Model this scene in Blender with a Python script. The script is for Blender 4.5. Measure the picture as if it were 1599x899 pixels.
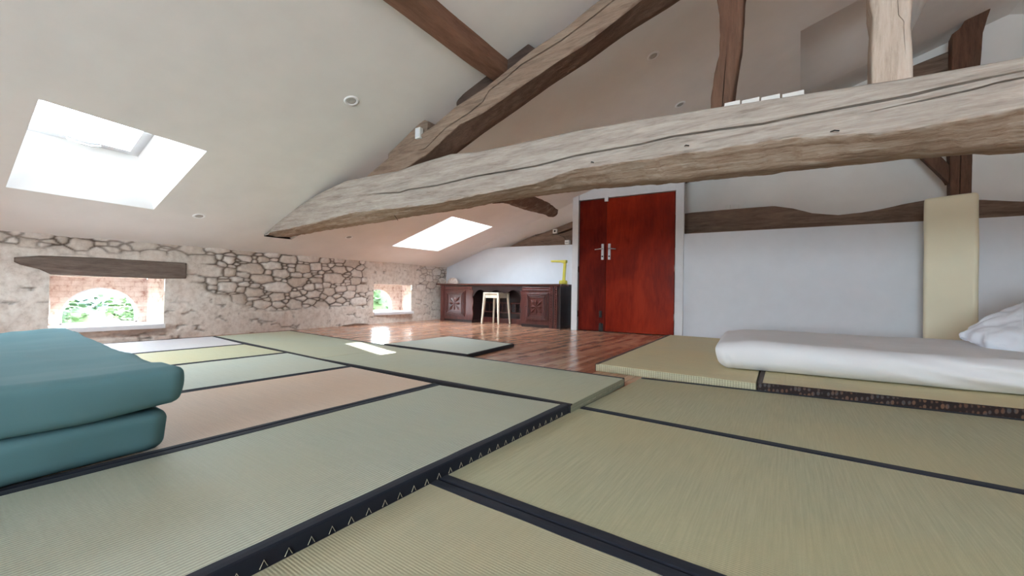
import bpy, bmesh, math, random
import numpy as np
from mathutils import Vector, Matrix, noise as mnoise
from mathutils.geometry import delaunay_2d_cdt

for o in list(bpy.data.objects):
    bpy.data.objects.remove(o)
SC = bpy.context.scene
COL = SC.collection
R = math.radians

# ------------------------------------------------------------------ camera
CAM_H = 0.6156
cd = bpy.data.cameras.new('camera')
cam = bpy.data.objects.new('camera', cd)
COL.objects.link(cam)
cd.sensor_fit = 'HORIZONTAL'
cd.sensor_width = 36.0
cd.lens = 630.9 / 1599.0 * 36.0
cd.clip_start = 0.02
cd.clip_end = 200
_yaw, _pit, _rol = R(34.17), R(0.606), R(1.029)
# local camera axes in the room's frame (x along the tie beam, y along the stone wall)
M = Matrix.Rotation(_yaw, 3, 'Z') @ Matrix.Rotation(_pit, 3, 'X') @ Matrix(((1, 0, 0), (0, 0, -1), (0, 1, 0))) @ Matrix.Rotation(_rol, 3, 'Z')
cam.matrix_world = Matrix.Translation((0, 0, CAM_H)) @ M.to_4x4()
SC.camera = cam

# ------------------------------------------------------------------ light
EXPOSURE = 0.03
SKY = 46.0
SUN = 40.0
vs = SC.view_settings
vs.view_transform = 'Standard'
vs.look = 'None'
vs.gamma = 1.0
vs.use_curve_mapping = False
vs.exposure = EXPOSURE
SC.cycles.use_denoising = True
SC.cycles.max_bounces = 14
SC.cycles.diffuse_bounces = 8
SC.cycles.glossy_bounces = 4
SC.cycles.transparent_max_bounces = 8
SC.cycles.sample_clamp_indirect = 12.0
SC.cycles.caustics_reflective = False
SC.cycles.caustics_refractive = False

w = bpy.data.worlds.new('sky')
SC.world = w
w.use_nodes = True
nt = w.node_tree
nt.nodes.clear()
wo = nt.nodes.new('ShaderNodeOutputWorld')
bg = nt.nodes.new('ShaderNodeBackground')
tc = nt.nodes.new('ShaderNodeTexCoord')
sp = nt.nodes.new('ShaderNodeSeparateXYZ')
rp = nt.nodes.new('ShaderNodeValToRGB')
nt.links.new(tc.outputs['Generated'], sp.inputs[0])
nt.links.new(sp.outputs['Z'], rp.inputs[0])
rp.color_ramp.elements[0].position = 0.0
rp.color_ramp.elements[0].color = (0.78, 0.89, 1.0, 1)
rp.color_ramp.elements[1].position = 0.7
rp.color_ramp.elements[1].color = (0.80, 0.90, 1.0, 1)
nt.links.new(rp.outputs[0], bg.inputs[0])
bg.inputs[1].default_value = SKY
nt.links.new(bg.outputs[0], wo.inputs[0])

sd = bpy.data.lights.new('sun', 'SUN')
sd.energy = SUN
sd.angle = R(0.6)
sd.color = (1.0, 0.96, 0.9)
sun = bpy.data.objects.new('sun', sd)
COL.objects.link(sun)
SUN_DIR = Vector((0.79, -1.36, -1.0))
sun.rotation_euler = SUN_DIR.to_track_quat('-Z', 'Y').to_euler()


def portal(loc, direction, sx, sy):
    l = bpy.data.lights.new('sky_portal', 'AREA')
    l.shape = 'RECTANGLE'
    l.size, l.size_y = sx, sy
    l.cycles.is_portal = True
    o = bpy.data.objects.new('sky_portal', l)
    COL.objects.link(o)
    o.location = loc
    o.rotation_euler = Vector(direction).to_track_quat('-Z', 'Y').to_euler()
    return o


# ------------------------------------------------------------------ helpers: materials
def lin(c):
    """sRGB 0-255 to linear"""
    out = []
    for v in c:
        v = v / 255.0
        out.append(v / 12.92 if v <= 0.04045 else ((v + 0.055) / 1.055) ** 2.4)
    return tuple(out) + (1.0,)


class Mat:
    def __init__(self, name, rough=0.8, spec=0.3):
        self.m = bpy.data.materials.new(name)
        self.m.use_nodes = True
        self.nt = self.m.node_tree
        self.b = self.nt.nodes['Principled BSDF']
        self.b.inputs['Roughness'].default_value = rough
        self.b.inputs['Specular IOR Level'].default_value = spec

    def n(self, t, **kw):
        x = self.nt.nodes.new(t)
        for k, v in kw.items():
            if k.startswith('i_'):
                x.inputs[k[2:]].default_value = v
            else:
                setattr(x, k, v)
        return x

    def l(self, a, b):
        self.nt.links.new(a, b)

    def coords(self, scale=(1, 1, 1), rot=(0, 0, 0), kind='Object'):
        t = self.n('ShaderNodeTexCoord')
        mp = self.n('ShaderNodeMapping')
        mp.inputs['Scale'].default_value = scale
        mp.inputs['Rotation'].default_value = rot
        self.l(t.outputs[kind], mp.inputs[0])
        return mp.outputs[0]

    def noise(self, vec, scale=5, detail=6, rough=0.55, dist=0.0):
        x = self.n('ShaderNodeTexNoise')
        x.inputs['Scale'].default_value = scale
        x.inputs['Detail'].default_value = detail
        x.inputs['Roughness'].default_value = rough
        x.inputs['Distortion'].default_value = dist
        if vec is not None:
            self.l(vec, x.inputs['Vector'])
        return x.outputs['Fac']

    def ramp(self, fac, stops):
        x = self.n('ShaderNodeValToRGB')
        e = x.color_ramp.elements
        e[0].position, e[0].color = stops[0]
        e[1].position, e[1].color = stops[-1]
        for p, c in stops[1:-1]:
            q = e.new(p)
            q.color = c
        self.l(fac, x.inputs[0])
        return x.outputs[0]

    def mix(self, fac, a, b, mode='MIX'):
        x = self.n('ShaderNodeMix')
        x.data_type = 'RGBA'
        x.blend_type = mode
        for v, s in ((fac, x.inputs[0]), (a, x.inputs[6]), (b, x.inputs[7])):
            if isinstance(v, (int, float, tuple)):
                s.default_value = v
            else:
                self.l(v, s)
        return x.outputs[2]

    def math(self, op, a, b=None):
        x = self.n('ShaderNodeMath')
        x.operation = op
        for i, v in enumerate((a, b)):
            if v is None:
                continue
            if isinstance(v, (int, float)):
                x.inputs[i].default_value = v
            else:
                self.l(v, x.inputs[i])
        return x.outputs[0]

    def attr(self, name):
        x = self.n('ShaderNodeAttribute')
        x.attribute_name = name
        return x.outputs['Fac']

    def color(self, c):
        if isinstance(c, tuple):
            self.b.inputs['Base Color'].default_value = c
        else:
            self.l(c, self.b.inputs['Base Color'])
        return self

    def bump(self, h, strength=0.3, dist=0.01):
        x = self.n('ShaderNodeBump')
        x.inputs['Strength'].default_value = strength
        x.inputs['Distance'].default_value = dist
        self.l(h, x.inputs['Height'])
        self.l(x.outputs[0], self.b.inputs['Normal'])
        return self


def plain(name, rgb, rough=0.7, spec=0.3, var=0.06, bump=0.05, scale=14, metal=0.0):
    k = Mat(name, rough, spec)
    c = lin(rgb)
    v = k.noise(k.coords(), scale, 5)
    lo = tuple(x * (1 - var) for x in c[:3]) + (1,)
    hi = tuple(min(1, x * (1 + var)) for x in c[:3]) + (1,)
    k.color(k.ramp(v, [(0.3, lo), (0.7, hi)]))
    if bump:
        k.bump(v, bump, 0.01)
    k.b.inputs['Metallic'].default_value = metal
    return k.m


def wood(name, stops, axis='x', scale=6, stretch=14, rough=0.75, bump=0.4, wane=None, spec=0.25, speck=True):
    k = Mat(name, rough, spec)
    s = [stretch] * 3
    s['xyz'.index(axis)] = 1.0
    v = k.coords(tuple(s))
    n1 = k.noise(v, scale * 0.35, 8, 0.65, 0.6)
    n2 = k.noise(v, scale * 1.6, 6, 0.7)
    mm = k.math('ADD', k.math('MULTIPLY', n1, 0.65), k.math('MULTIPLY', n2, 0.35))
    col = k.ramp(mm, [(p, lin(c)) for p, c in stops])
    if wane is not None:
        a = k.attr('wane')
        big = k.noise(k.coords(), 7, 5, 0.6)
        aa = k.math('ADD', a, k.math('MULTIPLY', k.math('SUBTRACT', big, 0.5), 1.1))
        f = k.ramp(aa, [(0.38, (0, 0, 0, 1)), (0.62, (1, 1, 1, 1))])
        wc = k.ramp(mm, [(p, lin(c)) for p, c in wane])
        col = k.mix(f, col, wc)
    if speck:
        st = k.noise(k.coords(), 3.0, 4, 0.6)
        f2 = k.ramp(st, [(0.45, (0, 0, 0, 1)), (0.8, (1, 1, 1, 1))])
        col = k.mix(k.math('MULTIPLY', f2, 0.45), col, lin((112, 90, 74)), 'MIX')
    k.color(col)
    k.bump(mm, bump, 0.02)
    return k.m


# ------------------------------------------------------------------ helpers: meshes
class MB:
    """collects shapes into one mesh"""
    def __init__(self):
        self.v, self.f, self.mi, self.sm = [], [], [], []

    def add(self, vs_, fs, mi=0, smooth=False):
        b = len(self.v)
        self.v += [tuple(p) for p in vs_]
        for q in fs:
            self.f.append(tuple(b + i for i in q))
            self.mi.append(mi)
            self.sm.append(smooth)
        return self

    def box(self, x0, x1, y0, y1, z0, z1, mi=0, M=None):
        p = [Vector((x, y, z)) for z in (z0, z1) for y in (y0, y1) for x in (x0, x1)]
        if M is not None:
            p = [M @ q for q in p]
        return self.add(p, [(0, 2, 3, 1), (4, 5, 7, 6), (0, 1, 5, 4), (1, 3, 7, 5), (3, 2, 6, 7), (2, 0, 4, 6)], mi)

    def prism(self, poly, a0, a1, plane='xz', mi=0, M=None, smooth=False):
        """poly of 2D points swept along the remaining axis"""
        def P(u, v, a):
            q = {'xz': (u, a, v), 'xy': (u, v, a), 'yz': (a, u, v)}[plane]
            q = Vector(q)
            return M @ q if M is not None else q
        n = len(poly)
        vs_ = [P(u, v, a0) for u, v in poly] + [P(u, v, a1) for u, v in poly]
        fs = [tuple(range(n - 1, -1, -1)), tuple(range(n, 2 * n))]
        fs += [(i, (i + 1) % n, n + (i + 1) % n, n + i) for i in range(n)]
        return self.add(vs_, fs, mi, smooth)

    def lathe(self, prof, c=(0, 0, 0), n=24, M=None, mi=0, smooth=True):
        """prof: (radius, z) pairs"""
        vs_, fs = [], []
        for r, z in prof:
            for i in range(n):
                a = 2 * math.pi * i / n
                q = Vector((c[0] + r * math.cos(a), c[1] + r * math.sin(a), c[2] + z))
                vs_.append(M @ q if M is not None else q)
        for k in range(len(prof) - 1):
            for i in range(n):
                j = (i + 1) % n
                fs.append((k * n + i, k * n + j, (k + 1) * n + j, (k + 1) * n + i))
        fs.append(tuple(range(n - 1, -1, -1)))
        fs.append(tuple((len(prof) - 1) * n + i for i in range(n)))
        return self.add(vs_, fs, mi, smooth)

    def tube(self, pts, r, n=8, mi=0, closed=False):
        pts = [Vector(p) for p in pts]
        rs = r if isinstance(r, (list, tuple)) else [r] * len(pts)
        vs_, fs = [], []
        up = Vector((0, 0, 1))
        for i, p in enumerate(pts):
            t = (pts[min(i + 1, len(pts) - 1)] - pts[max(i - 1, 0)]).normalized()
            a = t.cross(up)
            if a.length < 1e-3:
                a = t.cross(Vector((1, 0, 0)))
            a.normalize()
            b = t.cross(a)
            for k in range(n):
                q = 2 * math.pi * k / n
                vs_.append(p + rs[i] * (math.cos(q) * a + math.sin(q) * b))
        for i in range(len(pts) - 1):
            for k in range(n):
                j = (k + 1) % n
                fs.append((i * n + k, i * n + j, (i + 1) * n + j, (i + 1) * n + k))
        fs.append(tuple(range(n - 1, -1, -1)))
        fs.append(tuple((len(pts) - 1) * n + k for k in range(n)))
        return self.add(vs_, fs, mi, True)

    def bar(self, p, q, wx, wy, mi=0, taper=1.0):
        """square bar from p to q"""
        p, q = Vector(p), Vector(q)
        t = (q - p).normalized()
        a = Vector((1, 0, 0)) - t * t.x
        a.normalize()
        b = t.cross(a)
        vs_ = []
        for c, s in ((p, 1.0), (q, taper)):
            for sx, sy in ((-1, -1), (1, -1), (1, 1), (-1, 1)):
                vs_.append(c + a * sx * wx / 2 * s + b * sy * wy / 2 * s)
        return self.add(vs_, [(3, 2, 1, 0), (4, 5, 6, 7), (0, 1, 5, 4), (1, 2, 6, 5), (2, 3, 7, 6), (3, 0, 4, 7)], mi)

    def build(self, name, mats, parent=None, bevel=0.0, seg=2, recalc=True, weld=False, subsurf=0):
        me = bpy.data.meshes.new(name)
        me.from_pydata(self.v, [], self.f)
        me.polygons.foreach_set('material_index', self.mi)
        me.polygons.foreach_set('use_smooth', self.sm)
        if not isinstance(mats, (list, tuple)):
            mats = [mats]
        for m in mats:
            me.materials.append(m)
        if recalc or weld:
            bm = bmesh.new()
            bm.from_mesh(me)
            if weld:
                bmesh.ops.remove_doubles(bm, verts=bm.verts, dist=1e-5)
            bmesh.ops.recalc_face_normals(bm, faces=bm.faces)
            bm.to_mesh(me)
            bm.free()
        o = bpy.data.objects.new(name, me)
        COL.objects.link(o)
        if parent is not None:
            o.parent = parent
        if bevel:
            b = o.modifiers.new('bevel', 'BEVEL')
            b.width = bevel
            b.segments = seg
            b.limit_method = 'ANGLE'
            b.angle_limit = R(40)
        if subsurf:
            s = o.modifiers.new('sub', 'SUBSURF')
            s.levels = s.render_levels = subsurf
        return o


def empty(name, loc, label, cat, group=None, rz=0.0):
    o = bpy.data.objects.new(name, None)
    COL.objects.link(o)
    o.location = loc
    o.rotation_euler = (0, 0, rz)
    return tag(o, label, cat, group)


def tag(o, label=None, cat=None, group=None):
    if label:
        o['label'] = label
    if cat:
        o['category'] = cat
    if group:
        o['group'] = group
    return o


def struct(o):
    o['kind'] = 'structure'
    return o


def lerp_poly(pts):
    xs = [p[0] for p in pts]
    ys = [p[1] for p in pts]
    return lambda s: np.interp(s, xs, ys)


def hsh(ix, iy, seed):
    h = (ix.astype(np.int64) * 374761393 + iy.astype(np.int64) * 668265263 + seed * 1442695041) & 0x7fffffff
    h = (h ^ (h >> 13)) * 1274126177 & 0x7fffffff
    return ((h ^ (h >> 16)) & 0xffff) / 65535.0


def vnoise(x, y, seed=0):
    ix, iy = np.floor(x), np.floor(y)
    fx, fy = x - ix, y - iy
    fx, fy = fx * fx * (3 - 2 * fx), fy * fy * (3 - 2 * fy)
    a, b = hsh(ix, iy, seed), hsh(ix + 1, iy, seed)
    c, d = hsh(ix, iy + 1, seed), hsh(ix + 1, iy + 1, seed)
    return (a * (1 - fx) + b * fx) * (1 - fy) + (c * (1 - fx) + d * fx) * fy


def fbm(x, y, seed=0, oct_=4):
    s, a, t = 0, 1.0, 0
    for k in range(oct_):
        s = s + a * vnoise(x * 2 ** k, y * 2 ** k, seed + k * 17)
        t += a
        a *= 0.5
    return s / t - 0.5


def ceil_z(x, y):
    """underside of the left roof slope"""
    return 1.12 + 0.33 * (x + 6.05) + 0.028 * (y - 3.0)


RIDGE_X = 2.1
WALL_R = 6.6
Y_BACK, Y_FRONT = 7.02, -4.6


def xw(y):
    """inner face of the stone wall"""
    return -5.88 - 0.062 * y


# ------------------------------------------------------------------ materials
M_plaster = plain('white_plaster', (234, 232, 229), 0.9, 0.2, 0.03, 0.15, 3.0)
M_white = plain('white_paint', (218, 223, 231), 0.7, 0.25, 0.02, 0.04, 6.0)
M_shaft = plain('brightened_white_paint', (244, 245, 246), 0.7, 0.25, 0.01, 0.03, 6.0)  # whiter than the plaster, daylight in the shafts put into the colour
M_frame = plain('white_frame_paint', (214, 216, 220), 0.55, 0.3, 0.03, 0.05, 12.0)

BEAM_PALE = [(0.30, (112, 99, 90)), (0.43, (156, 145, 136)), (0.6, (182, 173, 164)), (0.8, (200, 194, 186))]
BEAM_WANE = [(0.30, (84, 66, 54)), (0.42, (140, 116, 98)), (0.56, (172, 154, 138)), (0.72, (202, 192, 182))]
M_beam = wood('weathered_oak', BEAM_PALE, 'x', 7, 12, 0.85, 0.5, wane=BEAM_WANE, speck=False)
M_rafter = wood('grey_brown_oak', [(0.3, (94, 76, 66)), (0.5, (144, 124, 108)), (0.75, (172, 154, 138))], 'x', 7, 10, 0.85, 0.5, wane=[(0.3, (80, 60, 50)), (0.6, (118, 92, 76))])
M_post = wood('pale_oak', [(0.3, (136, 118, 104)), (0.5, (184, 168, 154)), (0.75, (206, 196, 186))], 'z', 6, 9, 0.85, 0.5, speck=False)
M_dark = wood('dark_oak', [(0.3, (64, 44, 36)), (0.5, (98, 70, 56)), (0.75, (124, 92, 74))], 'z', 6, 9, 0.8, 0.5)
M_darkx = wood('dark_oak_beam', [(0.3, (76, 60, 52)), (0.5, (124, 102, 88)), (0.75, (152, 130, 114))], 'x', 6, 9, 0.8, 0.5)
M_cleat = wood('blackish_cleat_wood', [(0.3, (44, 34, 30)), (0.5, (72, 58, 52)), (0.75, (92, 78, 70))], 'x', 6, 9, 0.8, 0.4)
M_purlin = wood('red_brown_purlin', [(0.3, (98, 68, 54)), (0.5, (132, 98, 80)), (0.75, (152, 118, 98))], 'y', 6, 9, 0.7, 0.3)
M_lintel = wood('grey_lintel_wood', [(0.3, (78, 66, 60)), (0.5, (112, 98, 90)), (0.75, (140, 126, 116))], 'y', 7, 10, 0.85, 0.5, speck=False)


def stone_material():
    k = Mat('rubble_stone', 0.92, 0.15)
    v = k.coords()
    tint = k.attr('tint')
    gap = k.attr('gap')
    plast = k.attr('plaster')
    n = k.noise(v, 16, 8, 0.65)
    n2 = k.noise(v, 55, 5, 0.6)
    st = k.ramp(tint, [(0.0, lin((206, 194, 182))), (0.5, lin((220, 211, 202))), (1.0, lin((232, 226, 220)))])
    st = k.mix(k.math('MULTIPLY', k.ramp(n, [(0.4, (1, 1, 1, 1)), (0.62, (0, 0, 0, 1))]), 0.3), st, lin((150, 130, 116)))
    pl = k.ramp(n, [(0.3, lin((186, 174, 164))), (0.5, lin((214, 205, 196))), (0.7, lin((226, 220, 212)))])
    pink = k.noise(v, 2.2, 4)
    pl = k.mix(k.math('MULTIPLY', k.ramp(pink, [(0.45, (0, 0, 0, 1)), (0.7, (1, 1, 1, 1))]), 0.35), pl, lin((206, 176, 158)))
    c = k.mix(plast, st, pl)
    c = k.mix(k.math('MULTIPLY', gap, 0.92), c, lin((86, 68, 56)))
    k.color(c)
    h = k.math('ADD', k.math('MULTIPLY', n, 0.7), k.math('MULTIPLY', n2, 0.3))
    k.bump(h, 0.55, 0.02)
    return k.m


M_stone = stone_material()


def reveal_material():
    k = Mat('pink_reveal_stone', 0.9, 0.15)
    v = k.coords()
    n = k.noise(v, 14, 7, 0.65)
    c = k.ramp(n, [(0.32, lin((176, 142, 130))), (0.45, lin((216, 198, 188))), (0.7, lin((234, 224, 218)))])
    b = k.n('ShaderNodeTexBrick')
    k.l(k.coords((1, 1, 1), (0, R(90), R(90))), b.inputs['Vector'])
    b.inputs['Scale'].default_value = 1.0
    b.inputs['Brick Width'].default_value = 0.17
    b.inputs['Row Height'].default_value = 0.06
    b.inputs['Mortar Size'].default_value = 0.006
    b.inputs['Color1'].default_value = (1, 1, 1, 1)
    b.inputs['Color2'].default_value = (0.9, 0.86, 0.84, 1)
    b.inputs['Mortar'].default_value = (0.72, 0.62, 0.58, 1)
    k.color(k.mix(0.45, c, b.outputs[0], 'MULTIPLY'))
    k.bump(n, 0.6, 0.02)
    return k.m


M_reveal = reveal_material()


def floor_material():
    k = Mat('varnished_floorboards', 0.22, 0.5)
    b = k.n('ShaderNodeTexBrick')
    k.l(k.coords((1, 1, 1), (0, 0, R(90))), b.inputs['Vector'])
    b.offset = 0.43
    b.offset_frequency = 2
    b.inputs['Scale'].default_value = 1.0
    b.inputs['Brick Width'].default_value = 0.62
    b.inputs['Row Height'].default_value = 0.062
    b.inputs['Mortar Size'].default_value = 0.0016
    b.inputs['Mortar Smooth'].default_value = 0.2
    b.inputs['Bias'].default_value = 0.0
    b.inputs['Color1'].default_value = (0, 0, 0, 1)
    b.inputs['Color2'].default_value = (1, 1, 1, 1)
    b.inputs['Mortar'].default_value = (0.5, 0.5, 0.5, 1)
    g = k.noise(k.coords((16, 1, 1)), 5, 6, 0.6)
    big = k.noise(k.coords(), 1.3, 3)
    t = k.math('ADD', k.math('MULTIPLY', b.outputs[0], 0.5), k.math('MULTIPLY', g, 0.5))
    c = k.ramp(t, [(0.15, lin((146, 96, 74))), (0.45, lin((182, 132, 106))), (0.8, lin((206, 164, 138)))])
    c = k.mix(k.math('MULTIPLY', b.outputs[1], 0.85), c, lin((70, 38, 26)))
    k.color(c)
    rr = k.ramp(k.noise(k.coords(), 9, 4), [(0.3, (0.12, 0.12, 0.12, 1)), (0.7, (0.26, 0.26, 0.26, 1))])
    k.l(rr, k.b.inputs['Roughness'])
    h = k.math('SUBTRACT', k.math('MULTIPLY', g, 0.25), b.outputs[1])
    k.bump(h, 0.35, 0.004)
    return k.m


M_floor = floor_material()


def tatami_material(name, rgb, rib='y', spacing=0.0085, contrast=0.16, streak=0.1, rough=0.6, relief=0.5):
    """rush weave: ribs run along the rib axis, rush strands across it"""
    k = Mat(name, rough, 0.3)
    t = k.n('ShaderNodeTexCoord')
    s = k.n('ShaderNodeSeparateXYZ')
    k.l(t.outputs['Object'], s.inputs[0])
    across, along = ('X', 'Y') if rib == 'y' else ('Y', 'X')
    wv = k.math('SINE', k.math('MULTIPLY', s.outputs[across], 2 * math.pi / spacing))
    sc = (3, 90, 1) if rib == 'y' else (90, 3, 1)
    st = k.noise(k.coords(sc), 1.6, 5, 0.6)
    fine = k.noise(k.coords((220, 60, 1) if rib == 'y' else (60, 220, 1)), 1.0, 2, 0.5)
    big = k.noise(k.coords(), 1.1, 3)
    c = lin(rgb)
    lo = tuple(x * (1 - streak * 1.6) for x in c[:3]) + (1,)
    hi = tuple(min(1, x * (1 + streak * 1.3)) for x in c[:3]) + (1,)
    col = k.ramp(st, [(0.3, lo), (0.7, hi)])
    warm = tuple(c[i] * q for i, q in enumerate((1.12, 1.0, 0.86))) + (1,)
    col = k.mix(k.math('MULTIPLY', k.ramp(big, [(0.4, (0, 0, 0, 1)), (0.65, (1, 1, 1, 1))]), 0.5), col, warm)
    dk = k.math('MULTIPLY', k.math('SUBTRACT', 1.0, wv), contrast)
    dk2 = k.math('MULTIPLY', fine, 0.16)
    col = k.mix(k.math('ADD', dk, dk2), col, tuple(x * 0.35 for x in c[:3]) + (1,))
    k.color(col)
    k.bump(k.math('ADD', k.math('MULTIPLY', wv, 0.5), k.math('MULTIPLY', fine, 0.6)), relief, 0.0025)
    return k.m


def straw_side_material(name, rgb):
    k = Mat(name, 0.8, 0.2)
    t = k.n('ShaderNodeTexCoord')
    s = k.n('ShaderNodeSeparateXYZ')
    k.l(t.outputs['Object'], s.inputs[0])
    a = k.math('SINE', k.math('MULTIPLY', k.math('ADD', s.outputs['X'], s.outputs['Y']), 2 * math.pi / 0.016))
    z = k.math('SINE', k.math('MULTIPLY', s.outputs['Z'], 2 * math.pi / 0.013))
    m = k.math('MULTIPLY', k.math('ADD', a, k.math('MULTIPLY', z, 0.4)), 0.5)
    c = lin(rgb)
    k.color(k.ramp(k.math('ADD', k.math('MULTIPLY', m, 0.5), 0.5), [(0.2, tuple(x * 0.62 for x in c[:3]) + (1,)), (0.8, c)]))
    k.bump(m, 0.4, 0.003)
    return k.m


def cloth(name, rgb, rough=0.85, weave=900, var=0.04, bump=0.12, sheen=0.2):
    k = Mat(name, rough, 0.2)
    c = lin(rgb)
    v = k.noise(k.coords(), 2.5, 4)
    k.color(k.ramp(v, [(0.3, tuple(x * (1 - var) for x in c[:3]) + (1,)), (0.7, tuple(min(1, x * (1 + var)) for x in c[:3]) + (1,))]))
    k.bump(k.noise(k.coords(), weave, 2), bump, 0.002)
    k.b.inputs['Sheen Weight'].default_value = sheen
    k.b.inputs['Sheen Roughness'].default_value = 0.5
    return k.m


def glass_material():
    m = bpy.data.materials.new('window_glass')
    m.use_nodes = True
    nt_ = m.node_tree
    nt_.nodes.clear()
    o = nt_.nodes.new('ShaderNodeOutputMaterial')
    mx = nt_.nodes.new('ShaderNodeMixShader')
    tr = nt_.nodes.new('ShaderNodeBsdfTransparent')
    tr.inputs[0].default_value = (0.95, 0.98, 0.97, 1)
    gl = nt_.nodes.new('ShaderNodeBsdfGlossy')
    gl.inputs['Roughness'].default_value = 0.02
    mx.inputs[0].default_value = 0.05
    nt_.links.new(tr.outputs[0], mx.inputs[1])
    nt_.links.new(gl.outputs[0], mx.inputs[2])
    nt_.links.new(mx.outputs[0], o.inputs[0])
    return m


M_glass = glass_material()
M_navy = cloth('navy_cloth_binding', (28, 31, 42), 0.8, 700, 0.06, 0.2, 0.05)
M_blackband = cloth('black_cloth_binding', (34, 32, 36), 0.8, 700, 0.06, 0.2, 0.05)
M_brownband = cloth('dark_brown_binding', (58, 38, 30), 0.8, 700, 0.06, 0.2, 0.05)
M_thread = plain('pale_thread', (176, 168, 150), 0.8, 0.2, 0.05, 0)
M_metal = plain('brushed_metal', (196, 196, 198), 0.3, 0.5, 0.03, 0.02, 30, 0.9)
M_black = plain('black_iron', (24, 22, 22), 0.5, 0.4, 0.05, 0.05)


def brocade_material():
    k = Mat('brocade_binding', 0.7, 0.3)
    t = k.n('ShaderNodeTexCoord')
    s = k.n('ShaderNodeSeparateXYZ')
    k.l(t.outputs['Object'], s.inputs[0])
    u = k.math('MULTIPLY', s.outputs['X'], 1.0)
    h = k.math('ADD', k.math('MULTIPLY', s.outputs['Y'], 1.0), k.math('MULTIPLY', s.outputs['Z'], -0.6))
    cmb = k.n('ShaderNodeCombineXYZ')
    k.l(u, cmb.inputs[0])
    k.l(h, cmb.inputs[1])
    vo = k.n('ShaderNodeTexVoronoi')
    vo.inputs['Scale'].default_value = 44
    vo.inputs['Randomness'].default_value = 0.35
    k.l(cmb.outputs[0], vo.inputs['Vector'])
    f = k.ramp(vo.outputs['Distance'], [(0.28, (1, 1, 1, 1)), (0.42, (0, 0, 0, 1))])
    n = k.noise(cmb.outputs[0], 12, 2)
    gold = k.ramp(n, [(0.4, lin((96, 66, 50))), (0.5, lin((70, 68, 70))), (0.6, lin((104, 74, 56)))])
    k.color(k.mix(f, lin((34, 20, 18)), gold))
    return k.m


M_brocade = brocade_material()


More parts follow.
